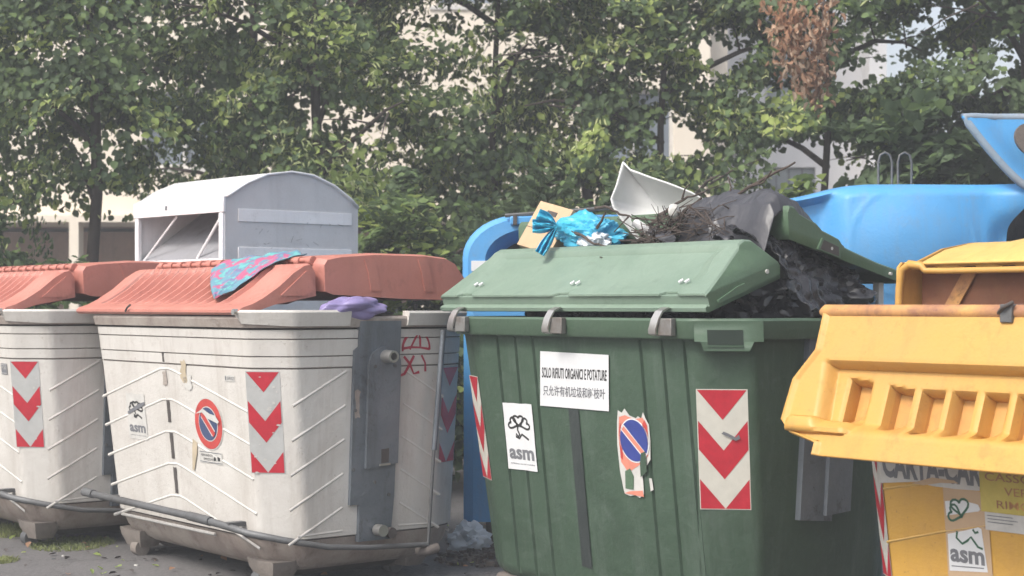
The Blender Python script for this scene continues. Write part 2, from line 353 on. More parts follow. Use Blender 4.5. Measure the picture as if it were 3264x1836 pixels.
def heart(cx, cz, ang, r):
    P = []
    for i in range(25):
        t = 2*math.pi*i/24
        x = 16*math.sin(t)**3; y = 13*math.cos(t)-5*math.cos(2*t)-2*math.cos(3*t)-math.cos(4*t)
        x, y = x/17*r, (y+17)/17*r*.95
        P.append((cx+x*math.cos(ang)-y*math.sin(ang), cz+x*math.sin(ang)+y*math.cos(ang)))
    return P
def asm_logo(b, mp, u0, z0, u1, z1, lay, green='ink', grey='ink_grey', shift=0.):
    W, H = u1-u0, z1-z0; cx, cz = u0+W*.5, z0+H*.66
    ax = W*.30; sc = H*.20
    def T(P): return [(cx+(p[0])*W, cz+(p[1])*H) for p in P]
    wd = min(W, H)*.048
    for (a, r, dx) in ((0.05, .155, 0), (1.15, .15, -.01), (-1.15, .15, .01)):
        P = heart(0, 0, a, r); ribbon(b, mp, [(cx+p[0]*W*1.25+dx, cz+p[1]*H*.62) for p in P], wd, lay, green)
    ribbon(b, mp, T([(-.04,.0),(-.06,-.06),(.0,-.13),(-.05,-.16),(-.12,-.12),(-.13,-.165),(-.02,-.185),(.08,-.12),(.30,-.195)]), wd, lay, green)
    text(b, mp, 'asm', u0+W*.08, z0+H*.15, u0+W*.93, z0+H*.31, lay, grey, .035)
    text(b, mp, 'ambiente servizi mobilita', u0+W*.10, z0+H*.075, u0+W*.93, z0+H*.10, lay, 'ink_grey')
def no_parking(b, mp, cx, cz, ru, rz, lay, red, blue, white='paper_old'):
    disc(b, mp, cx, cz, ru*1.05, rz*1.05, lay, white); disc(b, mp, cx, cz, ru, rz, lay+1, red)
    disc(b, mp, cx, cz, ru*.70, rz*.70, lay+2, white); disc(b, mp, cx, cz, ru*.66, rz*.66, lay+3, blue)
    def bar(k, w_, l, m): 
        P = [(-.70, .70-w_), (-.70+w_, .70), (.70, -.70+w_), (.70-w_, -.70)]
        mp_poly(b, mp, [(cx+p[0]*ru*k, cz+p[1]*rz*k) for p in P], l, m)
    bar(.70, .34, lay+4, white); bar(.72, .22, lay+5, red)
def irregular(u0, z0, u1, z1, n=6, j=.006, seed=1):
    r = random.Random(seed); P = []
    for a, c in (((u0, z0), (u1, z0)), ((u1, z0), (u1, z1)), ((u1, z1), (u0, z1)), ((u0, z1), (u0, z0))):
        for i in range(n): 
            t = i/n; P.append((a[0]+(c[0]-a[0])*t+r.uniform(-j, j), a[1]+(c[1]-a[1])*t+r.uniform(-j, j)))
    return P

# ------------------------------------------------------------------ ground
b = MB()
g = 60
b.grid(lambda i, j: V(-150+300*i, -20+320*j, 0 if not (.4 < i < .6 and j < .2) else .012*noise.noise(V(i*300, j*300, 0))), 120, 120, 'asphalt')
tag(b.build('ground'), 'worn grey asphalt under and in front of the containers', None, None, 'structure')

# ------------------------------------------------------------------ white side-loading containers
RZ = math.radians(-51.5)
SW = Shell(2.07, 1.26, .167, 1.38, .057, .10)
def lid_loft(name, parent, prof, x0, x1, mat, flute=None, nx=60, close=True, end=.03, endk=.965, loc=None, rot=None, base=None, th=0.):
    """lid as a loft of a (y, z) profile along x; flute(x, k) lifts profile point k"""
    b = MB(); xs = [x0, x0+end*.35, x0+end] + [x0+end+(x1-x0-2*end)*i/nx for i in range(1, nx)] + [x1-end, x1-end*.35, x1]
    cy = sum(p[0] for p in prof)/len(prof); cz = min(p[1] for p in prof)
    rings = []
    for i, x in enumerate(xs):
        k = endk if i in (0, len(xs)-1) else (1+endk*2)/3 if i in (1, len(xs)-2) else 1
        R = []
        for j, (y, z) in enumerate(prof):
            dy, dz = flute(x, j, y, z) if flute else (0, 0)
            R.append(V(x, cy+(y-cy)*k+dy, cz+(z-cz)*k+dz))
        rings.append(R)
    b.loft(rings, mat, cap0=close, cap1=close, closed=close)
    o = b.build(name, parent, 32, loc, rot); fix(o); o.data.set_sharp_from_angle(angle=math.radians(38)); return o
def interp_prof(P, n):
    out = []
    for i in range(len(P)-1):
        for k in range(n): t = k/n; out.append((P[i][0]+(P[i+1][0]-P[i][0])*t, P[i][1]+(P[i+1][1]-P[i][1])*t))
    return out + [P[-1]]
def white_container(label, loc, rz, main):
    t = thing('waste_container', label, 'waste container', loc, rz, 'white and salmon waste containers')
    W = 'white_body'
    prof = [(.04,-.28,0,'dark_under'),(.08,-.18,0,'dark_under'),(.095,-.12,0,'white_grime'),(.125,-.07,0,'white_grime'),(.18,-.035,0,'white_grime'),(.235,-.018,0,'white_grime'),(.258,-.012,0,'groove'),(.264,-.012,0,W),(.268,0,0,W),
            (.42,0,0,W),(.8,0,0,W),(1.112,0,0,W),(1.113,-.008,0,'soft_groove'),(1.119,-.008,0,W),(1.122,.002,0,W),(1.172,.002,0,W),(1.173,-.006,0,'soft_groove'),(1.177,-.006,0,W),(1.179,.003,0,W),
            (1.258,.004,0,W),(1.259,-.006,0,'soft_groove'),(1.263,-.006,0,W),(1.265,.005,0,W),(1.306,.006,0,W),(1.307,-.014,0,'groove'),(1.316,-.014,0,'white_grime'),(1.318,.016,0,'white_grime'),
            (1.36,.024,0,'white_grime'),(1.372,.018,0,'white_grime'),(1.374,-.03,0,W),(1.30,-.04,0,'dark_under'),(.6,-.06,0,'dark_under'),(.5,-.2,0,'dark_under')]
    shell_body(SW, prof, 'body', t)
    # moulded ridges that make a chevron on each face
    def ridge(b, face, pts, wd=.017, h=.0035):
        for (u0, z0), (u1, z1) in zip(pts[:-1], pts[1:]):
            d = Vector((u1-u0, z1-z0)).normalized(); n = Vector((-d.y, d.x))*wd/2; vs = []
            for u, z in ((u0, z0), (u1, z1)):
                vs += [SW.pt(face, u+n.x*k_, z+n.y*k_, h_) for k_, h_ in ((1, -.001), (.6, h*.55), (.2, h), (-.2, h), (-.6, h*.55), (-1, -.001))]
            b.add(vs, [(0,1,7,6),(1,2,8,7),(3,4,10,9),(4,5,11,10),(5,4,3,2,1,0),(6,7,8,9,10,11)], 'white_body'); b.add([vs[2], vs[3], vs[8], vs[9]], [(0,1,3,2)], 'white_ridge')
    for face, span, um in (('front', .86, -.055), ('back', .86, 0.)):
        for k in range(6):
            pz = 1.19-.172*k if k < 1 else .925-.173*(k-1); 
            if k == 0: pz = 1.09
            L = -span+um*.2; R = .80
            zl, zr = pz-.185, pz-.19
            pts = [(L, zl), (um-.06, pz-.004), (um+.04, pz), (um+.10, pz-.01), (R, zr)]
            if k == 5: pts = [(L, .25), (L+.02, .255)]; continue
            b = MB(); ridge(b, face, pts); b.build('moulded_ridge', t, 70)
    for s in (1, -1):
        for k in range(5):
            zi = 1.098-.172*k
            if s > 0: pts = [(-.45, zi-.185+.02), (-.145, zi+.0)]
            else: pts = [(.205, zi+.0), (.46, zi-.15)]
            if k == 4: pts = [(pts[0][0], pts[0][1]), (pts[1][0], pts[1][1])]
            b = MB(); ridge(b, 'end', pts); b.build('moulded_ridge', t, 70)
    for f_, p_, w_, h_ in (('end', [(-.40, .285), (-.14, .292)], .015, .003), ('end', [(.20, .292), (.42, .285)], .015, .003), ('front', [(-.75, .235), (.35, .238)], .02, .012)):
        b = MB(); ridge(b, f_, p_, w_, h_); b.build('moulded_ridge', t)
    # rim cover on the end that faces the next container
    def band(pts, zl, zh, off, th, mat, name):
        b = MB(); rings = []
        for f, u, dl in pts:
            rings.append([SW.pt(f, u, zl+dl, off-th), SW.pt(f, u, zl+dl, off), SW.pt(f, u, zh-.012, off+.012), SW.pt(f, u, zh, off+.004), SW.pt(f, u, zh, off-th)])
        b.loft(rings[::-1], mat); return fix(b.build(name, t))
    band([('front', .815, .05), ('front', .868, .012), ('cham', .112, 0), ('end', -.45, 0), ('end', -.15, 0)], 1.325, 1.405, .030, .05, W, 'rim_cover')
    band([('end', .20, 0), ('end', .42, 0), ('chamB', -.09, 0), ('chamB', .09, 0)], 1.325, 1.40, .030, .05, W, 'rim_cover')
    b = MB(); p = SW.pt('front', .845, 1.395, .03); b.tube([p, p+V(.0, -.03, 0)], .016, 'bright_steel', 10); b.build('pivot_bolt', t)
    # undercarriage
    for x in (-.74, .74):
        for y in (-.40, .40):
            b = MB()
            b.loft([[V(x+dx*s1, y+dy*s1, z) for dx, dy in ((-.13,-.08),(0,-.10),(.13,-.08),(.15,0),(.13,.08),(0,.1),(-.13,.08),(-.15,0))] for z, s1 in ((.15, 1.0), (.11, .92), (.08, .78), (.05, .66))], 'foot_grime')
            f = b.build('foot', t); fix(f)
            b = MB(); b.tube([(x-.05*(1 if x > 0 else -1)-.035, y-.04, .045), (x-.05*(1 if x > 0 else -1)+.035, y-.04, .045)], .045, 'bar_steel' if x > 0 else 'foot_grime', 14); b.build('wheel', f)
    # galvanised pick-up plate with its pin
    b = MB(); fn = lambda u, z, d: SW.pt('end', u, z, d)
    b.prism([(-.112, .42), (-.055, .42), (-.055, .23), (.14, .23), (.155, .45), (.165, 1.36), (-.085, 1.36), (-.085, 1.22), (-.112, 1.2)], fn, -.01, .022, 'steel')
    pl = b.build('pickup_plate', t, 30)
    arc = [(.063+.097*math.cos(a), 1.125+.095*math.sin(a)) for a in [math.pi*i/12 for i in range(13)]]
    b = MB(); b.prism([(-.034, .60), (.16, .62)] + arc, fn, .018, .040, 'steel'); bevel(b.build('pin_plate', pl, 30), .004)
    b = MB(); p0, p1 = SW.pt('end', .063, 1.17, .035), SW.pt('end', .063, 1.17, .115)
    n = 16
    def ring(p, r): return [p+V(0, math.cos(2*math.pi*i/n)*r, math.sin(2*math.pi*i/n)*r) for i in range(n)]
    b.loft([ring(p0, .034), ring(p1, .030), ring(p1, .019), ring(p0, .019)], 'bright_steel', False, True); fix(b.build('lifting_pin', pl))
    b = MB(); p0 = SW.pt('end', .05, .285, .03); b.tube([p0, p0+V(.06, 0, 0)], .03, 'bright_steel', 12); b.tube([p0+V(0, .075, -.02), p0+V(.03, .075, -.02)], .028, 'groove', 12); b.build('lower_pin', pl)
    b = MB(); b.prism([(.055, .625), (.10, .628), (.10, .70), (.055, .697)], fn, .038, .0425, 'groove'); b.prism([(.045, .612), (.11, .614), (.11, .624), (.045, .622)], fn, .038, .046, 'bright_steel'); b.build('slot', pl)  # proud dark plate painted as the shade of an open slot
    for u, z in ((.0, 1.12), (.12, 1.12), (.03, .53), (.12, .46), (-.1, .9), (-.1, .6)):
        b = MB(); p = SW.pt('end', u, z, .02 if z < .6 or u < 0 else .038); b.tube([p, p+V(.008, 0, 0)], .009, 'bar_steel', 8); b.build('rivet', pl)
    # pedal bar and its link rod
    hy = SW.h(.33)[1]; hx = SW.h(.26)[0]
    path = [(-1.02,-hy-.10,.345), (-.4,-hy-.10,.34), (.30,-hy-.10,.335), (.62,-hy-.10,.325), (.80,-hy-.06,.30), (.93,-hy+.06,.27), (hx+.05,-.25,.225), (hx+.07,-.02,.205), (hx+.07,.20,.195), (hx+.08,.33,.19)]
    b = MB(); b.tube(path, [.020]*3+[.019, .017, .017, .015, .014, .014, .014], 'bar_steel', 10); b.tube([(.27,-hy-.102,.336), (.50,-hy-.102,.331)], .024, 'bar_steel', 10)
    b.tube([(-1.02,-hy-.105,.347), (-.90,-hy-.103,.345)], .025, 'bar_steel', 10)
    pb = b.build('pedal_bar', t, 60)
    for x in (-.8, .66): 
        b = MB(); b.box((x, -hy-.04, .33), (.05, .12, .022), 'bar_steel'); b.build('bracket', pb)
    b = MB(); b.tube([(hx+.08,.335,.19), (hx+.105,.355,.70)], .009, 'bar_steel', 8); b.tube([(hx+.105,.355,.68), (hx+.125,.40,1.30)], .015, 'steel', 10)
    b.tube([(hx+.03,.30,.15),(hx+.08,.335,.16),(hx+.09,.39,.17)], .026, 'dark_under', 8); b.build('link_rod', t, 60)
    # front lid: fluted slope
    P = interp_prof([(-.66,1.380),(-.675,1.392),(-.675,1.405),(-.655,1.418),(-.60,1.435),(-.54,1.465),(-.445,1.525),(-.355,1.598),(-.29,1.636),(-.255,1.640),(-.228,1.60),(-.222,1.478)], 3)
    P = P + [(-.35, 1.455), (-.47, 1.432), (-.62, 1.385)]
    def fl(x, j, y, z):
        if z < 1.425 or y > -.27 or j > 34: return 0, 0
        a = math.sin(math.pi*min(1, max(0, (y+.60)/.31)))**.7 if -.60 < y < -.29 else 0
        e = min(1, max(0, (x+.93)/.06))*min(1, max(0, (.62-x)/.06))
        s = ((x+1.003)/.104+.0005) % 1.0; s = min(1, (s/.62)**.8 if s < .62 else max(0, (.95-s)/.11) if s > .84 else 1)
        end = -.022*math.exp(-((x-.78)/.055)**2)*min(1, max(0, (y+.60)/.1)) if x > .6 else 0
        return .026*a*e*(1-s), -.046*a*e*(1-s)+end
    f = lid_loft('front_lid', t, P, -1.043, .868, 'salmon', fl, 176, True, .04, .97)
    f.data.materials.append(M['salmon_shade'])
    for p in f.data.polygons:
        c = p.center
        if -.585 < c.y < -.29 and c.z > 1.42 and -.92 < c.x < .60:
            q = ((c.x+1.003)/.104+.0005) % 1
            if q < .05 or q > .86: p.material_index = 1  # steep flute walls take the painted shade
    b = MB(); b.tube([(-.36, -.685, 1.395), (-.335, -.688, 1.415), (-.32, -.675, 1.432)], .006, 'groove', 6); b.build('latch', f)
    # raised panel on the end of the front lid
    b = MB(); b.prism([(-.44,1.475),(-.29,1.60),(-.262,1.60),(-.245,1.50),(-.30,1.475)], lambda y, z, d: V(.866+d, y, z), 0, .010, 'salmon'); bevel(b.build('end_panel', f), .006)
    # ridge bar with knobs
    b = MB(); b.tube([(-.93,-.20,1.655), (.80,-.20,1.66)], .014, 'salmon', 10)
    for k in range(15): x = -.90+.118*k; b.tube([(x,-.20,1.655), (x+.045,-.20,1.655)], .024, 'salmon', 10)
    b.build('hinge_bar', t, 50)
    # rear lid
    P2 = interp_prof([(-.200,1.500),(-.205,1.64),(-.185,1.668),(-.10,1.684),(.12,1.700),(.45,1.698),(.60,1.684),(.655,1.66),(.73,1.57),(.735,1.47),(.70,1.455)], 6)
    P2 = P2 + [(.3, 1.462), (-.15, 1.484)]
    def fr(x, j, y, z):
        if z < 1.655 or j > 44: return 0, 0
        e = min(1, max(0, (x+.95)/.08))*min(1, max(0, (.72-x)/.08)); 
        return 0, -.016*e*(.5-.5*math.cos(y/.13*2*math.pi))
    r = lid_loft('rear_lid', t, P2, -1.03, .872, 'salmon', fr, 60, True, .05, .955)
    for yy in (.10, .44):
        b = MB(); b.prism([(yy, 1.50), (yy+.06, 1.50), (yy+.035, 1.62), (yy+.02, 1.672), (yy-.045, 1.672), (yy-.02, 1.60)], lambda y, z, d: V(.868+d, y, z), 0, .009, 'salmon'); bevel(b.build('end_rib', r), .006)
    b = MB(); b.tube([(.86,.62,1.47), (.90,.62,1.47)], .042, 'groove', 14); b.tube([(.895,.62,1.47), (.91,.62,1.47)], .018, 'bright_steel', 10); b.build('pivot', r)
    chevrons('reflective_panel', t, SW, 'cham', -.135, .030, .60, 1.10, (0, .285, .50, .79), .20, 'grey_reflect', chips=16 if main else 4)
    chevrons('reflective_panel', t, SW, 'chamB', -.075, .09, .60, 1.10, (0, .285, .50, .79), .20, 'grey_reflect')
    chevrons('reflective_panel', t, SW, 'chamL', -.08, .085, .60, 1.10, (0, .285, .50, .79), .20, 'grey_reflect')
    if main:
        mp = Mapper(SW, 'front', .003)
        for (ua, ub, za, zb, wd) in ((-.064,-.062,1.125,1.205,.022), (-.056,-.052,.80,.93,.034), (-.052,-.047,.605,.745,.036), (-.047,-.037,.42,.56,.036)):
            b = MB(); mp_poly(b, mp, irregular(ua-wd/2+.002, za, ua+wd/2+.002, zb, 5, .003, int(za*100)), 0, 'groove'); b.build('tape_remnant', t, None)
        b = MB(); mp_poly(b, mp, irregular(-.09, 1.0, -.045, 1.075, 4, .009, 3), 0, 'white_grime'); b.build('tape_remnant', t, None)
        b = MB(); mp_poly(b, mp, irregular(.13, 1.03, .20, 1.13, 5, .016, 8), 1, 'old_glue'); mp_poly(b, mp, irregular(.16, .99, .24, 1.06, 5, .012, 9), 1, 'paper_old'); b.build('torn_paper', t, None)
        b = MB(); mp_poly(b, mp, irregular(-.565, .685, -.335, .94, 6, .004, 2), 0, 'paper_old'); asm_logo(b, mp, -.565, .685, -.335, .94, 1)
        mp_poly(b, mp, [(-.55,.835),(-.545,.82),(-.38,.865),(-.33,.885),(-.335,.897),(-.40,.885)], 3, 'ink_grey'); b.build('operator_sticker', t, None)
        b = MB(); no_parking(b, mp, .385, .817, .145, .130, 0, 'sign_red', 'sign_navy')
        mp_poly(b, mp, [(.27,.865),(.34,.875),(.40,.845),(.50,.825),(.515,.835),(.48,.865),(.42,.872),(.35,.895)], 8, 'paper_old')
        mp_poly(b, mp, irregular(.255,.612,.50,.672,5,.003,4), 0, 'paper_old')
        ribbon(b, mp, [(.26,.617),(.495,.617),(.495,.668),(.26,.668)], .004, 1, 'ink_grey', True)
        text(b, mp, 'PERMANENTE', .275, .645, .40, .658, 1, 'ink'); text(b, mp, 'RIMOZIONE', .30, .625, .40, .638, 1, 'ink')
        for q in (.42, .465): mp_poly(b, mp, irregular(q-.014, .628, q+.014, .646, 3, .004, int(q*100)), 1, 'ink')
        mp_poly(b, mp, [(.165,.565),(.185,.56),(.235,.66),(.245,.71),(.20,.73),(.185,.68)], 2, 'old_glue'); b.build('no_parking_sticker', t, None)
        b = MB(); mp_poly(b, mp, [(.60,1.046),(.70,1.046),(.70,1.078),(.60,1.078)], 0, 'paper_old'); text(b, mp, 'SERVIZI', .625, 1.053, .695, 1.070, 1, 'ink_grey'); mp_poly(b, mp, [(.605,1.052),(.617,1.052),(.617,1.072),(.605,1.072)], 1, 'ink_grey'); b.build('maker_label', t, None)
        # red sprayed sign on the end
        me = Mapper(SW, 'end', .004); b = MB()
        arcp = [(.275-.085*math.cos(a), 1.205+.088*math.sin(a)) for a in [math.pi*i/14-.15 for i in range(16)]]
        ribbon(b, me, arcp, .014, 0, 'graffiti', jit=.3)
        ribbon(b, me, [(.185,1.205),(.24,1.212),(.30,1.21),(.362,1.20)], .014, 0, 'graffiti', jit=.3)
        ribbon(b, me, [(.235,1.20),(.262,1.25),(.288,1.288),(.298,1.25),(.300,1.205)], .012, 1, 'graffiti', jit=.3)
        ribbon(b, me, [(.20,1.165),(.235,1.13),(.265,1.075),(.30,1.083)], .013, 0, 'graffiti', jit=.3)
        ribbon(b, me, [(.262,1.168),(.235,1.12),(.205,1.075),(.18,1.067)], .013, 1, 'graffiti', jit=.3)
        ribbon(b, me, [(.31,1.17),(.335,1.13),(.338,1.085)], .013, 0, 'graffiti', jit=.3)
        b.build('graffiti', t, None)
        b = MB(); mp_poly(b, Mapper(SW, 'end', .0240), irregular(-.10,.86,-.07,1.0,5,.008,12), 0, 'white_grime'); b.build('paint_scrape', t, None)
    else:
        mp = Mapper(SW, 'front', .003)
        b = MB(); mp_poly(b, mp, [(.66,1.02),(.75,1.02),(.75,1.085),(.66,1.085)], 0, 'ink_grey'); ribbon(b, mp, [(.668,1.028),(.742,1.028),(.742,1.077),(.668,1.077)], .004, 1, 'paper_old', True)
        text(b, mp, 'M 240', .675, 1.05, .735, 1.07, 1, 'paper_old'); b.build('maker_label', t, None)
    return t
white_container('dirty white container with patterned cloth over its salmon lid and red graffiti on the end', (-1.351, 9.172, 0), RZ, True)
white_container('salmon lidded white container at the left edge, behind the one with the cloth', (-1.351-1.61, 9.172+1.49, 0), RZ, False)

# ------------------------------------------------------------------ green container
SG = Shell(1.95, 1.26, .167, 1.37, .07, .12)
GC = (.771, 8.025, 0)
t = thing('waste_container', 'dark green container overflowing with black bags, both lids propped open', 'waste container', GC, RZ)
gf = [(u, .022, .014) for u in (-.58,-.44,-.305,.445,.585,.72)]
G = 'green_body'
prof = [(.03,-.3,0,'dark_under'),(.04,-.10,0,G),(.06,-.05,0,G),(.10,-.01,.2,G),(.14,0,1,G),(.75,0,1,G),(1.22,0,1,G),(1.27,0,.6,G),(1.283,.004,0,'green_rim'),(1.284,.045,0,'green_rim'),(1.292,.05,0,'green_rim'),
        (1.362,.052,0,'green_rim'),(1.372,.044,0,'green_rim'),(1.373,-.03,0,'green_rim'),(1.30,-.045,0,'dark_under'),(.7,-.06,0,'dark_under'),(.6,-.2,0,'dark_under')]
shell_body(SG, prof, 'body', t, gf)
for x in (-.7, .7):
    for y in (-.38, .38):
        b = MB(); b.box((x, y, .05), (.2, .16, .06), 'dark_under'); f = b.build('foot', t); bevel(f, .02)
        b = MB(); b.tube([(x-.04, y-.02, .03), (x+.04, y-.02, .03)], .03, 'bar_steel', 14); b.build('wheel', f)
def make_green_lid(nm, loc, rx, mirror):
    k = -1 if mirror else 1
    P = interp_prof([(.0,0.0),(-.014,.008),(-.014,.024),(.0,.030),(.012,.032),(.012,.070),(.004,.074),(.006,.082),(.04,.092),(.16,.135),(.30,.188),(.322,.206),(.36,.212),(.395,.198),(.472,.080),(.478,.064),(.462,.0)], 2)
    if mirror: P = interp_prof([(.0,0.0),(-.012,.01),(-.010,.048),(.03,.056),(.20,.052),(.39,.060),(.44,.064),(.475,.088),(.54,.094),(.60,.098),(.64,.118),(.69,.122),(.76,.130),(.80,.150),(.832,.146),(.836,.12),(.800,.0)], 2)
    x0, x1 = -1.0, .888; nx = 100
    xs = [x0, x0+.01, x0+.03] + [x0+.03+(x1-x0-.06)*i/nx for i in range(1, nx)] + [x1-.03, x1-.01, x1]
    b = MB(); rings = []
    for i, x in enumerate(xs):
        R = []
        for j, (y, z) in enumerate(P):
            zz, yy = z, y
            e = 0 if mirror else min(1, max(0, (x+.88)/.10))*min(1, max(0, (.80-x)/.08))
            if .04 < y < .31 and z > .09: zz -= .014*e*min(1, (y-.04)/.05)*min(1, (.318-y)/.02)
            if z > .07 and y < .06:      # notches over the hinges
                for hx in (-.80,-.06,.66):
                    if abs(x-hx) < .055 and not mirror: yy += .030*min(1, (.055-abs(x-hx))/.012)
            # moulded fin and grip near the end
            if x > .45 and .05 < y < .30 and not mirror:
                q = (x-.50)/.30; cx = .10+q*.14
                if 0 < q < 1: zz += .018*q*math.exp(-((y-cx)/.030)**2)
            tz = max(0, (z-.085)/.12); s = 0 if mirror else .11*tz; xe = x
            if x < x0+.3: xe = x + s*(1-(x-x0)/.3)
            if x > x1-.3: xe = x - s*.5*(1-(x1-x)/.3)
            if i in (0, len(xs)-1) and z > .03: zz -= .008
            R.append(V(xe, k*yy, zz))
        rings.append(R)
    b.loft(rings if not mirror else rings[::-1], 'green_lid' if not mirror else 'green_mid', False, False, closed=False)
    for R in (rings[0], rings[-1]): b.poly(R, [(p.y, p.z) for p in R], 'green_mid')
    o = b.build(nm, t, 32, loc, rx); fix(o); o.data.set_sharp_from_angle(angle=math.radians(26)); solidify(o, .006, -1)
    return o
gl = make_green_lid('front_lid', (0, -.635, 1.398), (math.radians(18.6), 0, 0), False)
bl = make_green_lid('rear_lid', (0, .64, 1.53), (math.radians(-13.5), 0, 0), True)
# end flange details of the lids
b = MB()
for y, z in ((.39, .055),): b.tube([(.886, y, z), (.894, y, z)], .010, 'paper_old', 8)
b.build('rivet', gl)
b = MB(); b.prism([(.06,.020),(.24,.020),(.24,.052),(.19,.052),(.06,.034)], lambda y, z, d: V(.886+d, y, z), 0, .012, 'green_mid'); bevel(b.build('grip', gl), .004)
for hx in (-.80,-.06,.66):
    b = MB()
    for dx in (-.02, .018): b.tube([(hx+dx+.02, .085, .108), (hx+dx+.036, .10, .116)], .006, 'paper', 6)
    b.build('moulded_mark', gl)
b = MB()
b.prism([(-.46,.003),(-.62,.003),(-.60,.062),(-.48,.055)], lambda y, z, d: V(.886+d, y, z), 0, .012, 'green_mid')
b.prism([(-.475,.008),(-.605,.008),(-.590,.054),(-.487,.048)], lambda y, z, d: V(.898+d, y, z), 0, .001, 'groove')
bevel(b.build('grip', bl), .003)
for y, z in ((-.53,.03),(-.10,.022),(-.04,.012)): b = MB(); b.tube([(.887, y, z), (.90, y, z)], .008, 'paper_old', 8); b.build('rivet', bl)
b = MB(); b.box((.78, .60, 1.45), (.035, .035, .17), 'bank_side'); b.build('lid_prop', t)
# metal hinges on the rim
for hx in (-.80,-.06,.66):
    hb = MB(); hyr = -.63-.052
    hb.box((hx+.035, hyr-.014, 1.335), (.085, .03, .075), 'rust'); o = hb.build('hinge_bracket', t); bevel(o, .004)
    hb = MB(); R = []
    for (y, z) in ((hyr+.04, 1.415), (hyr+.01, 1.420), (hyr-.022, 1.405), (hyr-.040, 1.37), (hyr-.046, 1.325), (hyr-.040, 1.305), (hyr-.020, 1.300)):
        R.append([V(hx-.022-(1.42-z)*.25, y, z), V(hx+.022-(1.42-z)*.25, y, z), V(hx+.022-(1.42-z)*.25, y+.008, z-.004), V(hx-.022-(1.42-z)*.25, y+.008, z-.004)])
    hb.loft(R, 'bright_steel'); fix(hb.build('hook', o))
# slotted handle at the rim corner
b = MB(); fn = lambda u, z, d: SG.pt('cham', u, z, d)
b.prism([(-.13,1.36),(.16,1.36),(.16,1.275),(.12,1.275),(.10,1.235),(-.09,1.235),(-.105,1.275),(-.13,1.275)], fn, .03, .0555, 'green_rim'); h = b.build('corner_handle', t); bevel(h, .004)
b = MB(); b.prism([(-.075,1.262),(.075,1.262),(.075,1.325),(-.075,1.325)], fn, .054, .0575, 'slot_dark'); b.prism([(-.075,1.252),(.075,1.252),(.075,1.259),(-.075,1.259)], fn, .054, .060, 'green_rim'); b.build('slot', h)
# steel pick-up plate on the end
b = MB(); fe = lambda u, z, d: SG.pt('end', u, z, d)
b.prism([(-.13,.49),(.08,.47),(.08,.50),(.19,.52),(.19,1.30),(-.13,1.30)], fe, -.01, .03, 'steel'); pp = b.build('pickup_plate', t, 30)
b = MB(); b.prism([(.10,.56),(.155,.56),(.155,.63),(.10,.63)], fe, .028, .032, 'groove'); b.prism([(.02,.50),(.18,.51),(.18,1.15),(.02,1.15)], fe, .028, .05, 'steel'); b.build('pin_plate', pp)
# stickers
mp = Mapper(SG, 'front', .006)
b = MB(); mp_poly(b, mp, [(-.045-.036,.945),(-.05-.036,.20),(-.045+.03,.195),(-.01,.945)], 0, 'tape'); b.build('black_tape', t, None)
b = MB(); mp_poly(b, mp, [(-.285,.95),(.205,.947),(.237,1.204),(-.247,1.211)], 1, 'paper')
sk = lambda u, z, lay=0: mp(u+.04*((z-.95)/.26), z, lay)
text(b, sk, 'SOLO RIFIUTI ORGANICI E POTATURE', -.272, 1.085, .188, 1.135, 2, 'ink', .018)
text(b, sk, '\u53ea\u5141\u8bb8\u6709\u673a\u5783\u573e\u548c\u6811\u679d\u53f6', -.262, 1.000, .180, 1.050, 2, 'ink_grey', .012); b.build('paper_notice', t, None)
b = MB(); mp_poly(b, mp, irregular(-.578, .626, -.353, .952, 5, .0015, 4), 0, 'paper'); asm_logo(b, mp, -.575, .628, -.352, .950, 1); b.build('operator_sticker', t, None)
b = MB()
P = [(.255,.60),(.262,.575),(.30,.568),(.33,.575),(.36,.565),(.39,.585),(.392,.66),(.388,.70),(.43,.72),(.452,.745),(.462,.83),(.462,.90),(.445,.925),(.43,.955),(.415,.925),(.395,.935),(.38,.925),(.34,.935),(.31,.965),(.29,.945),(.265,.955),(.252,.90),(.24,.80),(.243,.68)]
mp_poly(b, mp, P, 0, 'paper_old')
P2 = [(.258,.72),(.30,.675),(.388,.72),(.44,.76),(.452,.83),(.452,.895),(.425,.93),(.37,.92),(.31,.935),(.27,.925),(.255,.84)]
mp_poly(b, mp, P2, 1, 'sign_pink')
mp_poly(b, mp, [(.258,.74),(.272,.73),(.285,.86),(.275,.90),(.262,.86)], 2, 'sign_red'); mp_poly(b, mp, [(.43,.80),(.45,.81),(.45,.90),(.437,.92),(.42,.90)], 2, 'sign_red')
disc(b, mp, .358, .823, .097, .100, 2, 'paper'); disc(b, mp, .358, .823, .090, .094, 3, 'sign_blue')
mp_poly(b, mp, [(.278,.868),(.300,.892),(.438,.765),(.415,.745)], 4, 'paper'); mp_poly(b, mp, [(.285,.870),(.300,.886),(.434,.767),(.418,.752)], 5, 'sign_pink')
mp_poly(b, mp, [(.272,.60),(.325,.60),(.335,.66),(.315,.695),(.28,.68)], 2, 'green_mid'); mp_poly(b, mp, [(.385,.66),(.43,.69),(.43,.78),(.40,.77),(.388,.72)], 6, 'green_body')
mp_poly(b, mp, [(.262,.578),(.39,.572),(.385,.60),(.30,.59)], 2, 'sign_pink')
mp_poly(b, mp, [(.435,.60),(.455,.61),(.450,.66),(.432,.66)], 0, 'paper_old'); b.build('torn_no_parking_sticker', t, None)
chevrons('reflective_panel', t, SG, 'cham', -.127, .083, .555, 1.068, (0, .257, .50, .75), .25, 'cream_reflect')
b = MB(); mp_poly(b, Mapper(SG, 'cham', .009), [(-.03,.88),(.0,.868),(.03,.85),(.05,.86),(.045,.878),(.03,.865),(.0,.882),(-.02,.89)], 0, 'ink_grey'); b.build('scuff_mark', t, None)
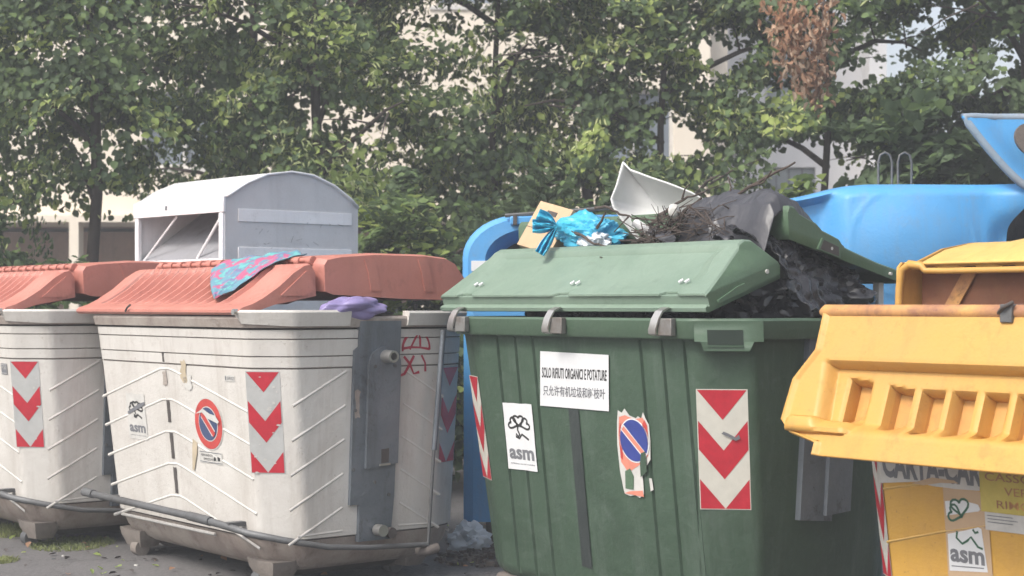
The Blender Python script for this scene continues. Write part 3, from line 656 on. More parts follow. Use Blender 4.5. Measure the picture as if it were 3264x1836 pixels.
chevrons('reflective_panel', t, SG, 'chamL', -.10, .10, .555, 1.068, (0, .257, .50, .75), .25, 'cream_reflect')

# ------------------------------------------------------------------ yellow container
SY = Shell(1.95, 1.26, .167, 1.38, .05, .10, far=(.10, .07))
YC = (2.418, 6.160, 0)
t = thing('waste_container', 'yellow paper container with its ribbed front lid hanging open', 'waste container', YC, RZ)
Y = 'yellow_body'
prof = [(.0,-.3,0,'dark_under'),(.06,-.14,0,Y),(.09,-.05,0,Y),(.12,0,0,Y),(.5,0,0,Y),(.9,0,0,Y),(1.20,0,0,Y),(1.30,.0,0,'groove'),(1.31,.0,0,'yellow'),(1.312,.035,0,'yellow'),(1.36,.04,0,'yellow'),(1.37,.03,0,'yellow'),(1.371,-.03,0,Y),(1.30,-.045,0,Y),(.6,-.06,0,'dark_under'),(.5,-.2,0,'dark_under')]
shell_body(SY, prof, 'body', t)
def yr(pts, wd=.012, h=.006):
    b = MB()
    for (u0, z0), (u1, z1) in zip(pts[:-1], pts[1:]):
        d = Vector((u1-u0, z1-z0)).normalized(); n = Vector((-d.y, d.x))*wd/2; vs = []
        for u, z in ((u0, z0), (u1, z1)): vs += [SY.pt('front', u+n.x, z+n.y, -.001), SY.pt('front', u, z, h), SY.pt('front', u-n.x, z-n.y, -.001)]
        b.add(vs, [(0,1,4,3),(1,2,5,4),(0,2,1),(3,4,5)], 'yellow_pale')
    b.build('moulded_ridge', t)
yr([(-.84,.50),(-.55,.575),(-.30,.63),(-.05,.60),(.3,.5)]); yr([(-.84,.71),(-.6,.755)]); yr([(-.84,.29),(-.35,.42),(-.05,.39),(.3,.29)])
# front lid hanging from the rim on its hinge roll
def FP(u, v, d): return V(u, -.71-.22*v/.6-d*.94, 1.405-v+d*.34)
b = MB(); b.tube([FP(-1.03,-.0,-.01), FP(-1.005,-.0,0)] + [FP(-1.0+.25*i, 0, 0) for i in range(1, 9)], [.016,.027]+[.027]*8, 'stain', 12); hr = b.build('hinge_roll', t, 50)
ol = [(-1.0,.02),(.95,.02),(.95,.12),(1.03,.27),(1.035,.42),(1.0,.47),(.88,.50),(.88,.548),(-.89,.548),(-.905,.50),(-1.03,.472),(-1.085,.43),(-1.085,.36),(-1.075,.27),(-1.03,.19),(-.995,.155),(-1.0,.10)]
# the lid as a height field with recessed pockets
us = sorted(set([round(-1.09+i*.0125, 4) for i in range(172)])); vsn = 56
def inside_x(v):
    def lerp(a, b_, t_): return a+(b_-a)*max(0, min(1, t_))
    if v < .155: return lerp(-1.0, -.995, v/.155)
    if v < .27: return lerp(-.995, -1.075, (v-.155)/.115)
    if v < .43: return lerp(-1.075, -1.085, (v-.27)/.16)
    if v < .475: return lerp(-1.085, -1.03, (v-.43)/.045)
    if v < .505: return lerp(-1.03, -.895, (v-.475)/.03)
    return -.888
def sm(a, b_, x): 
    q = max(0, min(1, (x-a)/(b_-a))); return q*q*(3-2*q)
POCK = [(-.85,-.725),(-.655,-.525)] + [(-.505+.136*i, -.505+.136*i+.118) for i in range(10)]
def dep(u, v):
    a = abs(u) if u < 0 else u
    # big pan
    le = -.93+.0*(v) ; pan = sm(-1.0+.0, -.955, u)*sm(-1.0, -.955, -u) if True else 0
    top = sm(.185, .205, v + .02*0); bot = 1-sm(.40, .46, v) if a > .72 else 1-sm(.44, .47, v)
    e = sm(.93+.02*(.4-v)*5, .89+.02*(.4-v)*5, a)
    d = -.055*e*top*(1-sm(.405+.0*u, .47, v))
    # pockets, deepest at their upper left, ramping out to the lower right
    for p0, p1 in POCK:
        if p0 < u < p1:
            f = (u-p0)/(p1-p0); vv = (v-.235-.03*sm(-.85, -.5, u))/.19
            if 0 < vv < 1:
                lip = sm(0, .07, f)*(1-sm(.93, 1, f))*sm(0, .07, vv)
                brk = .90-.42*f; ramp_ = 1 if vv < brk else max(0, (1-vv)/(1-brk))**.9
                d += -.066*lip*ramp_
    # grip ledge at the lower left corner
    if -1.05 < u < -.74 and .415 < v < .465: d += .030*sm(.415,.425,v)*(1-sm(.455,.465,v))*sm(-1.05,-1.03,u)*(1-sm(-.78,-.74,u))
    # rim fold
    d += .012*(1-sm(0, .03, u-inside_x(v)))
    d += .02*sm(.545, .5, v)*sm(.47, .5, v)*0
    return d
def cols(v):
    l = inside_x(v); q = [l+(-.872-l)*k/22 for k in range(22)]
    return q + [-.872+1.744*k/300 for k in range(301)] + [-x_ for x_ in q[::-1]]
b = MB(); NV = 110; VS = [.015+.535*k/NV for k in range(NV+1)]; rows = [[FP(u, v, dep(u, v)) for u in cols(v)] for v in VS]; nc_ = len(rows[0])
fy, fd = [], []
for k in range(NV):
    cu = cols(VS[k])
    for m_ in range(nc_-1):
        uu, vv_ = (cu[m_]+cu[m_+1])/2, (VS[k]+VS[k+1])/2
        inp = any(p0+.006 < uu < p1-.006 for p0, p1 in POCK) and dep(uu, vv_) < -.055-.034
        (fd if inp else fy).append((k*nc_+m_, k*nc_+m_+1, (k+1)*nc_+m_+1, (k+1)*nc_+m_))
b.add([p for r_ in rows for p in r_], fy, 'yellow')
kk = b.mi('pocket_shade'); b.f += fd; b.m += [kk]*len(fd)  # deep pocket faces get the painted shade
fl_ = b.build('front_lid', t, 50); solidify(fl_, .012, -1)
b = MB(); fq = lambda u, v, d: FP(u, v, dep(u, v)+d)
b.tube([fq(-1.026,.372,-.004), fq(-1.026,.372,.0035)], .014, 'groove', 10); b.tube([fq(-.13,.492,0), fq(-.13,.492,.006)], .008, 'stain', 8); b.build('bolt_hole', fl_)
b = MB(); sp = [(-.42,.045),(-.36,.05),(-.30,.045),(-.25,.055),(-.29,.075),(-.33,.105),(-.37,.09),(-.39,.07)]
b.poly([fq(u, v, .0015) for u, v in sp], [(u, -v) for u, v in sp], 'stain'); b.build('brown_stain', fl_, None)
b = MB(); b.box((-.155,-.71,1.40), (.05,.075,.065), 'bar_steel'); b.tube([(-.19,-.74,1.40),(-.16,-.76,1.42),(-.12,-.75,1.44)], .008, 'groove', 6); bevel(b.build('hinge_knuckle', t), .01)
# rear lid, closed end towards us
P = interp_prof([(-.20,1.405),(-.215,1.43),(-.20,1.585),(-.175,1.607),(-.15,1.600),(-.14,1.585),(-.08,1.60),(.10,1.665),(.30,1.70),(.5,1.69),(.62,1.62),(.70,1.45)], 2)
b = MB(); x0, x1 = -1.065, .95; xs = [x0+(x1-x0)*i/110 for i in range(111)]; rings = []
for i, x in enumerate(xs):
    R = []; k = 0 if 0 < i < 110 else 1
    for (y, z) in P:
        zz = z; step = .016*sum(1 for s0 in (-.86,-.70,-.44) if x+(y+.2)*.0 > s0+.18*(y+.2))
        if y > -.13 and y < .55: zz += min(.05, step)*sm(-.14, -.05, y)
        if -.15 < y < .1:
            q = ((x+1.0)/.19) % 1.0; zz += .012*(sm(.1,.18,q)-sm(.5,.58,q))*(1-sm(-.08,.0,y))
        if x > -1.0 and y < -.14 and z < 1.57: zz = zz
        R.append(V(x+(.03 if k and z > 1.45 else 0)*(1 if i == 0 else -1), y, zz-.012*k*(z > 1.45)))
    rings.append(R)
# only the upper shell: the seam side is open, framed by an upturned lip
top = [[p for p in R[6:]] for R in rings]
b.loft(top, 'yellow_pale', False, False, closed=False)
rl = b.build('rear_lid', t, 35); fix(rl); solidify(rl, .010, -1)
b = MB()
for xx in (x0, x1):
    y0_ = [(-.205,1.395),(-.20,1.585),(-.175,1.607),(-.08,1.61),(.10,1.67),(.30,1.70),(.5,1.69),(.62,1.62),(.70,1.40)]
    b.prism(y0_, lambda y, z, d: V(xx+d, y, z), 0, .012, 'yellow')
b.tube([(x0+.006,-.195,1.395),(x0+.010,-.195,1.50),(x0+.020,-.19,1.575),(x0+.055,-.185,1.598),(x0+.11,-.182,1.592),(x0+.13,-.18,1.570)] + [(x0+.13+.1*i,-.18,1.568) for i in range(1, 19)], [.016,.016,.017,.018,.017]+[.013]*19, 'yellow', 8)
b.build('lid_frame', rl, 50)
b = MB(); b.box((-.05, -.06, 1.485), (1.97, .02, .21), 'inside_shade'); b.build('shade_panel', rl)  # dark brown panel put in for the shade inside the lid
b = MB(); b.prism([(-.93,1.40),(-.86,1.40),(-.74,1.58),(-.81,1.58)], lambda x, z, d: V(x, -.078-d, z), 0, .008, 'stain'); b.build('stiffener', rl)
b = MB(); b.prism([(0,1.40),(.05,1.40),(.22,1.62),(.18,1.62)], lambda y, z, d: V(-.55+d, y, z), 0, .03, 'stain'); b.build('stiffener', rl)
# paper and cardboard piled inside just under the lid
mp = Mapper(SY, 'front', .004)
b = MB(); mp_poly(b, mp, [(-.85,.733),(-.845,.90),(-.38,.90),(-.39,.742),(-.50,.740),(-.60,.742),(-.68,.752)], 0, 'paper_old')
sk = lambda u, z, lay=0: mp(u, z, lay)
text(b, sk, 'CARTA-CARTONE', -.835, .757, -.16, .868, 1, 'ink_grey', .045)
mp_poly(b, mp, [(-.70,.745),(-.60,.775),(-.50,.772),(-.48,.762),(-.56,.758),(-.64,.742)], 2, 'card'); b.build('paper_banner', t, None)
b = MB(); mp_poly(b, mp, [(-.385,.668),(-.15,.668),(-.15,.90),(-.385,.90)], 3, flat('yellow_note_paper', (.55,.45,.10), .7))
text(b, sk, 'CASSONETTO', -.36, .785, .06, .815, 5, 'stain', .004); text(b, sk, 'VERRA', -.28, .735, -.10, .765, 5, 'stain', .004); text(b, sk, 'RIMOSSO', -.315, .685, -.06, .715, 5, 'stain', .004)
mp_poly(b, mp, [(-.372,.60),(-.15,.60),(-.15,.667),(-.372,.667)], 2, 'paper_old')
for q in range(3): ribbon(b, mp, [(-.36,.655-.012*q),(-.25+.02*(q % 2),.655-.012*q)], .003, 4, 'ink_grey')
b.build('handwritten_note', t, None)
b = MB(); mp_poly(b, mp, [(-.555,.40),(-.355,.40),(-.36,.735),(-.40,.74),(-.555,.74)], 0, 'card')
mp_poly(b, mp, [(-.546,.425),(-.375,.440),(-.392,.60),(-.405,.605),(-.46,.588),(-.545,.565)], 1, 'paper'); mp_poly(b, mp, [(-.545,.635),(-.40,.665),(-.392,.672),(-.40,.690),(-.47,.70),(-.548,.69)], 1, 'paper')
mq = lambda u, z, lay=0: mp(u, z, lay)
text(b, mq, 'asm', -.538, .462, -.385, .512, 2, 'ink_grey', .035)
def YT(P): return [(-.47+p[0]*.11, .60+p[1]*.13) for p in P]
for a, r in ((.15, .036), (1.25, .030)):
    hp = heart(0, 0, a, r*1.2); ribbon(b, mq, [(-.470+p[0]*1.0-.005, .637+p[1]*.95) for p in hp], .009, 2, 'ink_green')
ribbon(b, mq, [(-.50,.58),(-.505,.555),(-.48,.535),(-.455,.55),(-.44,.565),(-.41,.53),(-.39,.525)], .009, 2, 'ink_green')
ribbon(b, mq, [(-.43,.595),(-.42,.582),(-.405,.588)], .009, 2, 'ink_green')
ribbon(b, mq, [(-.535,.445),(-.39,.453)], .004, 2, 'ink_grey'); b.build('operator_sticker', t, None)
chevrons('reflective_panel', t, SY, 'chamL', -.055, .055, .36, .90, (0, .257, .50, .75), .25, 'cream_reflect')
chevrons('reflective_panel', t, SY, 'cham', -.10, .10, .555, 1.068, (0, .257, .50, .75), .25, 'cream_reflect')

# ------------------------------------------------------------------ blue containers behind
def outline(x0, x1, z0, z1, r, n=9, rl=None):
    rl = rl or r; P = [(x0, z0), (x1, z0)]
    P += [(x1-r+r*math.cos(a), z1-r*.75+r*.75*math.sin(a)) for a in [math.pi/2*i/n for i in range(n+1)]]
    P += [(x0+rl-rl*math.cos(a), z1-rl*.75+rl*.75*math.sin(a)) for a in [math.pi/2*(n-i)/n for i in range(n+1)]]
    return P
t = thing('waste_container', 'blue hooded container squeezed between the white and the green one', 'waste container', (-.29, 9.75, 0), math.radians(-3))
b = MB(); B = 'blue'
def rings_of(sets): return [[V(x, y, z) for x, z in outline(*o)] for y, o in sets]
b.loft([[V(x, y, z) for x, y in ((0,.06),(.06,0),(1.50,0),(1.56,.06),(1.56,1.1),(0,1.1))] for z in (.15, .22, 1.46)], B)
bd = b.build('body', t); fix(bd); bd.data.set_sharp_from_angle(angle=math.radians(40))
b = MB()
R = rings_of([(1.12, (.02,1.54,1.462,1.93,.30)), (.9, (-.01,1.57,1.462,1.96,.34)), (.10, (-.01,1.57,1.462,1.965,.34)), (.03, (0,1.56,1.462,1.96,.34)), (0, (.03,1.53,1.49,1.935,.32)),
              (.0, (.13,1.43,1.55,1.875,.25)), (.05, (.15,1.41,1.57,1.86,.24)), (.30, (.19,1.37,1.60,1.82,.2)), (.95, (.2,1.36,1.6,1.8,.2))])
b.loft(R[:8], B, True, False); b.loft(R[7:], 'dark_under', False, True)  # hood inside painted dark for the shade in it
hd = b.build('hood', t); fix(hd); hd.data.set_sharp_from_angle(angle=math.radians(35))
b = MB(); b.box((.36,-.012,1.925), (.16,.05,.05), 'blue'); bevel(b.build('hinge_knuckle', hd), .008)
b = MB(); b.box((.31,-.018,1.93), (.022,.06,.06), 'groove'); b.build('hinge_pin', hd)
b = MB(); b.tube([(.25,-.01,1.955),(.7,-.02,1.985),(1.3,-.02,2.035)], .012, 'bar_steel', 6); b.build('edge_rod', hd)
b = MB(); b.box((.10,-.004,1.66), (.10,.006,.06), 'paper'); b.build('sticker', bd)
b = MB(); b.box((.78, .5, .10), (1.3, .8, .12), 'dark_under'); b.build('base', t)

# the right-hand blue container: closed rear shell with a round swelling
t = thing('waste_container', 'blue container with a smooth bulging lid behind the yellow one', 'waste container', (1.62, 9.55, 0), 0)
def lz(x): return 2.05 + .085*sm(0, .45, x) - .0*x
def rx(z):     # right edge flares out at the top
    return 1.245 + .14*sm(1.86, 2.11, z)
def bz(i, j):
    z = 1.20 + (lz(1.3*i)-1.20)*j; x = (rx(z)+.02)*i - .02*(1-i)
    bul = .11*math.exp(-(((x-.70)/.36)**2 + ((z-1.80)/.30)**2)**1.3*.9)
    rr = math.hypot((x-.70), (z-1.80)*1.1); bul += .004*math.exp(-((rr-.36)/.014)**2)
    left = .14*(1-sm(.20+.20*(2.1-z)**2 - .10*(2.1-z), .34+.20*(2.1-z)**2 - .10*(2.1-z), x))*sm(.0, .06, lz(x)-z)
    y = -bul + left + .05
    tt = lz(1.3*i)-z
    y += .10*(1-min(1, tt/.07))**2
    y -= .10*sm(1.12, 1.40, x)*sm(1.80, 2.08, z)
    y += .05*sm(1.12, 1.245, x)*(1-sm(1.8, 2.0, z))
    return V(x, y, z)
b = MB(); b.grid(bz, 90, 60, 'blue')
n = 91
back = [[V(p.x, 1.0, p.z) for p in [bz(i/90, 1)]][0] for i in range(91)]
front_top = [bz(i/90, 1) for i in range(91)]
b.add([p for p in front_top] + [p + V(0, .35, .02) for p in front_top] + [V(p.x, .95, p.z-.12) for p in front_top], [(i, i+1, n+i+1, n+i) for i in range(90)] + [(n+i, n+i+1, 2*n+i+1, 2*n+i) for i in range(90)], 'blue')
for side in (0, 1):
    col = [bz(side, j/60) for j in range(61)]; m_ = 61
    fs = [(j, j+1, m_+j+1, m_+j) for j in range(60)]
    b.add(col + [V(p.x*.98 if side else p.x, .95, min(p.z, 2.0)) for p in col], fs if side else [tuple(reversed(f)) for f in fs], 'blue')
lidb = b.build('rear_lid', t, 50); fix(lidb); lidb.data.set_sharp_from_angle(angle=math.radians(50))
b = MB(); b.loft([[V(x, y, z) for x, y in ((0,.12),(.06,.06),(1.18,.06),(1.24,.12),(1.24,.98),(0,.98))] for z in (.12, .2, 1.2)], 'blue'); bd = b.build('body', t); fix(bd)
b = MB(); b.box((.62, .55, .08), (1.0, .7, .12), 'dark_under'); b.build('base', t)
for x in (.66, .78):
    b = MB(); b.tube([(x-.04,.55,2.06),(x-.042,.55,2.30),(x-.03,.55,2.345),(x,.55,2.362),(x+.03,.55,2.345),(x+.042,.55,2.30),(x+.04,.55,2.06)], .008, 'bar_steel', 8); b.build('lifting_loop', t, 60)

t = thing('waste_container', 'blue container at the right edge with its lid swung up', 'waste container', (3.08, 9.45, 0), 0)
b = MB(); b.loft([[V(x, y, z) for x, y in ((0,.06),(.06,0),(1.50,0),(1.56,.06),(1.56,1.1),(0,1.1))] for z in (.15, .22, 1.60)], 'blue'); bd = b.build('body', t); fix(bd)
b = MB(); b.box((.78, .5, .10), (1.3, .8, .12), 'dark_under'); b.build('base', t)
b = MB(); b.loft([[V(x, y, z) for x, y in ((.02,.16),(1.54,.16),(1.54,1.05),(.02,1.05))] for z in (1.6, 2.0)], 'dark_under'); fix(b.build('shade_block', t))  # dark block added where the container top only lies in shade
def tong(i, j):      # swung-up lid: i across, j from hinge to tip
    zb = -.34+.40*j
    l = -.125+(-.36*j**.8) ; x = l + (1.7-l)*i
    y = .05-.10*math.sin(math.pi*min(1, i*3.0))*.4 + .08*sm(0, .10, i) - .06*sm(.16, .24, i)
    z = 2.10 + .415*j - .14*(1-j)*math.sin(min(1, i*4)*math.pi/2)
    return V(x, y+.05*j, z)
b = MB(); b.grid(tong, 60, 24, 'blue'); ld = b.build('raised_lid', t, 50); solidify(ld, .03, 1)
b = MB(); e = [tong(0, j/12)+V(.012, -.015, 0) for j in range(13)] + [tong(i/30, 1)+V(0, -.012, 0) for i in range(1, 31)]; b.tube(e, .024, 'blue_pale', 8); b.build('lid_edge', ld, 60)
b = MB(); fnv = lambda x, z, d: V(x, -.005+d*.0-d, z)
b.prism([(-.08+.13*math.cos(a)+.03*math.sin(a), 2.365+.095*math.sin(a)-.05*math.cos(a)) for a in [2*math.pi*i/24 for i in range(24)]], fnv, .0, .03, 'dark_under'); b.build('hand_hole', ld)

# ------------------------------------------------------------------ clothes bank
ax = Vector((-.669, .743)); ay = Vector((.743, .669))
t = thing('clothes_bank', 'white steel clothes bank with a barrel roof and an open drop chute', 'clothes bank', (-1.894, 10.9, 0), math.atan2(ay.y, ay.x))
# local x = along the side (away right), local y = along the front (away left)
E_, Wd = 1.089, 1.153; Hs = 2.14
arch = [(0, Hs), (.045, 2.165), (.16, 2.235), (.32, 2.300), (.52, 2.330), (.70, 2.315), (.88, 2.25), (1.02, 2.165), (E_, 2.105)]
def side_poly(y, mat, nm):
    b = MB(); P = [(0, .12), (E_, .12)] + [(x, z) for x, z in arch[::-1]]
    b.prism(P, lambda x, z, d: V(x, y+d, z), 0, .012, mat); return b.build(nm, t, 30)
sp = side_poly(-.002, 'bank_side', 'side_panel'); side_poly(Wd-.012, 'bank_white', 'side_panel')  # near side in the shaded white, far side in the plain white
b = MB(); rings = [[V(x, y, z+.012) for x, z in arch] for y in (-.022, Wd+.022)]; b.loft(rings[::-1], 'bank_white', False, False, closed=False); rf = b.build('roof', t, 20); fix(rf); solidify(rf, .014, -1)
b = MB(); b.box((-.012, Wd/2, 2.095), (.02, Wd+.03, .105), 'bank_white'); fa = b.build('fascia', t); bevel(fa, .004)
b = MB(); b.box((-.0235, Wd*.62, 2.098), (.002, .03, .03), 'ink_grey'); b.build('stamp', fa)
for yy in (.025, Wd-.02): b = MB(); b.box((-.004, yy, 1.08), (.03, .045, 1.92), 'bank_white'); bevel(b.build('corner_post', t), .004)
b = MB(); b.box((-.006, Wd/2, 1.70), (.03, Wd-.085, .075), 'bank_white'); bevel(b.build('sill', t), .004)
b = MB(); b.box((-.001, Wd/2, .89), (.012, Wd-.085, 1.54), 'bank_side'); b.build('front_panel', t)
b = MB(); b.prism([(.02, 1.72), (.55, 2.10), (.53, 2.12), (.0, 1.74)], lambda x, z, d: V(x, .05+d, z), 0, Wd-.1, 'chute_grey'); b.build('chute', t)
b = MB(); b.tube([(.01,.36,1.745),(.02,.06,2.03)], .011, 'bank_white', 6); b.tube([(.005,1.06,1.745),(.02,.64,2.04)], .008, 'bank_white', 6); b.build('chute_brace', t)
b = MB(); b.box((E_/2, Wd/2, .06), (E_*.9, Wd*.9, .12), 'dark_under'); b.build('base', t)
for z0, z1 in ((1.985, 2.07), (1.72, 1.815)):
    b = MB(); b.box((.565, -.006, (z0+z1)/2), (.93, .008, z1-z0), 'bank_white'); bevel(b.build('side_strip', sp), .002)
b = MB()
for k in range(14):
    x, z = random.uniform(.2, 1.0), random.uniform(1.72, 2.0); ang = random.uniform(-.6, 1.2); l = random.uniform(.01, .05)
    b.tube([(x, -.0115, z), (x+l*math.cos(ang), -.0115, z+l*math.sin(ang))], .0012, 'ink_grey', 4)
tag(b.build('scratches', sp), kind='stuff')

# ------------------------------------------------------------------ rubbish on the green container
Rz = Matrix.Rotation(RZ, 3, 'Z')
def GW(x, y, z): return Rz @ V(x, y, 0) + V(GC[0], GC[1], z)
def blob(name, label, cat, c, r, mat, amp=.25, seed=0, sub=4, ridge=True, group=None, rot=0, freq=2.6, squash=None):
    import bmesh
    bm = bmesh.new(); bmesh.ops.create_icosphere(bm, subdivisions=sub, radius=1)
    for v in bm.verts:
        p = v.co.normalized(); q = p*freq + V(seed*3.1, seed*1.7, seed)
        n1 = noise.noise(q); n2 = abs(noise.noise(q*2.3)); n3 = abs(noise.noise(q*5.1))
        k = 1 + amp*n1 - amp*.75*(.5-n2) - amp*.4*(.4-n3) if ridge else 1+amp*n1
        v.co = p*k
        if squash and v.co.z < squash: v.co.z = squash + (v.co.z-squash)*.15
        v.co = Matrix.Rotation(rot, 3, 'Z') @ V(v.co.x*r[0], v.co.y*r[1], v.co.z*r[2])
    me = bpy.data.meshes.new(name); bm.to_mesh(me); bm.free(); me.materials.append(M[mat]); me.shade_smooth(); me.set_sharp_from_angle(angle=math.radians(38))
    o = bpy.data.objects.new(name, me); COL.objects.link(o); o.location = c
    return tag(o, label, cat, group)
blob('rubbish_bag', 'black bag added to darken the inside under the raised rear lid', 'rubbish bag', GW(.60, .36, 1.46), (.30, .26, .17), 'bag_black', .26, 14, 5, rot=RZ, group='black rubbish bags heaped in the green container', freq=2.0)  # extra blob put in to make the view under the lid dark
bgp = 'black rubbish bags heaped in the green container'
blob('rubbish_bag', 'large black bag filling the mouth of the green container beneath the twigs', 'rubbish bag', GW(-.15, .02, 1.52), (.68, .36, .26), 'bag_black', .22, 1, 5, rot=RZ, group=bgp, freq=2.2)
blob('rubbish_bag', 'black bag bulging at the right mouth of the green container', 'rubbish bag', GW(.62, .02, 1.50), (.27, .40, .26), 'bag_black', .26, 2, 5, rot=RZ, group=bgp, freq=2.0)
blob('rubbish_bag', 'grey black bag lying across the top of the heap beside the white basin', 'rubbish bag', GW(.47, -.02, 1.80), (.26, .17, .105), 'bag_grey', .3, 3, 5, rot=RZ, group=bgp, freq=3.5)
blob('rubbish_bag', 'dark bag sagging over the far end of the green container', 'rubbish bag', GW(-.75, .02, 1.50), (.22, .38, .20), 'bag_black', .2, 4, 4, rot=RZ, group=bgp)
# black film draped over the raised rear lid and hanging out of the end
def sheet(name, label, cat, path, wdir, w0, w1, mat, nu=50, nv=60, amp=.02, pleat=0., seed=0, group=None, th=.002, taper=None):
    path = [Vector(p) for p in path]; L = [0]
    for i in range(1, len(path)): L.append(L[-1]+(path[i]-path[i-1]).length)
    def at(s_):
        s_ *= L[-1]; i = 1
        while i < len(path)-1 and L[i] < s_: i += 1
        k = (s_-L[i-1])/(L[i]-L[i-1]); return path[i-1].lerp(path[i], k)
    wd = Vector(wdir).normalized()
    def f(i, j):
        p = at(j); a = at(min(1, j+.02)); b_ = at(max(0, j-.02)); tg = (a-b_).normalized(); nn = tg.cross(wd).normalized()
        tp = taper(j) if taper else 1
        u = w0+(w1-w0)*i; u = (w0+w1)/2 + (u-(w0+w1)/2)*tp
        e = noise.noise(V(j*4, seed, 7))*.05*(1 if i > .5 else -1)*abs(i-.5)*2
        q = p*7+wd*u*7+V(seed, 0, 0); d = amp*(noise.noise(q)*1.4+abs(noise.noise(q*2.2))*1.2-.4) + pleat*math.sin(u*70+2.5*noise.noise(V(u*6, j*2, seed)))
        return p + wd*(u+e) + nn*d
    b = MB(); b.grid(f, nu, nv, mat); o = b.build(name, None, 40); solidify(o, th, 0); return tag(o, label, cat, group)
lx = Rz @ V(1, 0, 0)
tilt = math.radians(13.5)
def LD(y, h=0.):       # a point above the rear lid, y measured from the hinge towards us
    return (.64 - y*math.cos(tilt) + h*math.sin(tilt), 1.53 + y*math.sin(tilt) + h*math.cos(tilt))
FP_ = [(.34,.056,.0),(.42,.062,.02),(.50,.08,.04),(.60,.105,.065),(.70,.125,.09),(.79,.150,.07),(.845,.155,.03),(.88,.12,.015),(.895,.04,.01),(.90,-.06,.01),(.885,-.12,.01)]
def film(i, j):
    q = j*(len(FP_)-1); k = min(int(q), len(FP_)-2); f = q-k; a, c = FP_[k], FP_[k+1]
    yy, h0, h1 = (a[m]+(c[m]-a[m])*f for m in range(3))
    w_ = (1-abs(2*i-1)**3)**.6; x = .30+.555*i + .02*noise.noise(V(j*5, 2, 3))
    n_ = .022*noise.noise(V(x*9, yy*9, 4)) + .035*abs(noise.noise(V(x*5+yy*9, yy*14, 8))) - .016*abs(noise.noise(V(x*22, yy*30+x*12, 1)))
    h = h0 + (h1 + n_)*w_ + .012
    if i > .93: h -= .05*((i-.93)/.07)**1.5
    y, z = LD(yy+.02*noise.noise(V(x*7, 9, 1)), h); return GW(x, y, z)
b = MB(); b.grid(film, 120, 110, 'bag_grey'); o = b.build('plastic_film', None, 40); solidify(o, .002, 0)
tag(o, 'wrinkled black film draped over the raised rear lid of the green container', 'plastic film')
sheet('plastic_film', 'torn black film trailing from the heap down the open end of the green container', 'plastic film',
      [GW(.62,-.18,1.80), GW(.74,-.21,1.76), GW(.84,-.17,1.70), GW(.905,-.13,1.60), GW(.93,-.08,1.52), GW(.95,-.06,1.44), GW(.985,-.06,1.40), GW(1.02,-.04,1.395)], Rz @ V(-.25,1,0), -.10, .12, 'bag_black', 50, 90, .030, 0, 9, taper=lambda j: 1.05-.5*j+.25*math.sin(j*9))
sheet('plastic_film', 'crumpled dark film flap hanging over the front lid edge', 'plastic film',
      [GW(.10,-.18,1.79), GW(.22,-.27,1.77), GW(.27,-.31,1.745), GW(.30,-.325,1.715)], lx, -.10, .14, 'bag_grey', 40, 40, .03, 0, 5, taper=lambda j: 1.1-1.0*j)
sheet('plastic_film', 'dark grey film bunched at the ridge end of the front lid', 'plastic film',
      [GW(.46,-.10,1.85), GW(.56,-.18,1.80), GW(.66,-.24,1.76), GW(.74,-.24,1.68)], Rz @ V(.5,1,0), -.09, .12, 'bag_grey', 40, 50, .05, 0, 15)
# cardboard box
b = MB(); th = .006; a, c, h = .26, .19, .26
b.box((0,0,0), (a, c, h), 'card'); 
o = b.build('cardboard_box', None, None); bevel(o, .004); o.location = GW(-.70, -.14, 1.785)
o.rotation_euler = (Matrix.Rotation(math.radians(-10), 3, 'Z') @ Matrix.Rotation(math.radians(27), 3, 'Y') @ Matrix.Rotation(math.radians(-12), 3, 'X') @ Matrix.Rotation(math.radians(-40), 3, 'Z')).to_euler()
tag(o, 'tilted brown cardboard box with hand slots on the left of the heap', 'box')
b = MB(); b.box((.0, -c/2-.0015, h*.30), (.075, .002, .026), 'groove'); b.build('hand_slot', o)
b = MB(); b.box((.0, -c/2-.001, -.02), (a, .0016, .003), 'groove'); b.build('flap_seam', o)
# tied cyan bag
cy = GW(-.36, -.22, 1.78)
bag = blob('plastic_bag', 'tied translucent cyan bag between the cardboard box and the white basin', 'plastic bag', cy, (.225, .12, .105), 'bag_cyan', .42, 17, 5, rot=RZ, freq=1.2)
kn = V(-.155, -.06, .035)
def ear(p0, p1, wd, nm):
    d = (p1-p0); s_ = Vector((d.z, 0, -d.x)).normalized()
    def f(i, j):
        ww = wd*(.18+.82*math.sin(min(1, j*1.15)*math.pi*.62)); q = p0+d*j
        return q + s_*(i-.5)*2*ww + V(0, .022*math.sin(i*14+j*3)+.015*noise.noise(V(i*5, j*5, wd*50)), 0)
    b = MB(); b.grid(f, 16, 18, 'bag_cyan'); e = b.build(nm, bag, 50); solidify(e, .002, 0)
ear(kn, kn+V(-.10, -.03, .045), .045, 'bag_ear'); ear(kn, kn+V(-.085, -.04, -.135), .026, 'bag_ear'); ear(kn, kn+V(-.12, -.03, .0), .034, 'bag_ear')
b = MB(); b.tube([kn+V(-.02,-.01,0), kn+V(.02,0,0)], .016, 'bag_cyan', 8); b.build('knot', bag)
blob('plastic_bag', 'thin pale bag crumpled to the right of the cyan bag', 'plastic bag', GW(-.27, -.27, 1.735), (.12, .07, .06), 'bag_white', .35, 8, 4, rot=RZ)
# broken white basin
def basin(i, j):
    a = -1.25+2.2*i
    rad = .30-.02*j; dep_ = .21*j
    x = rad*math.sin(a)*1.0; y = -.14*math.cos(a)+.12; z = dep_
    return V(x, y, z)
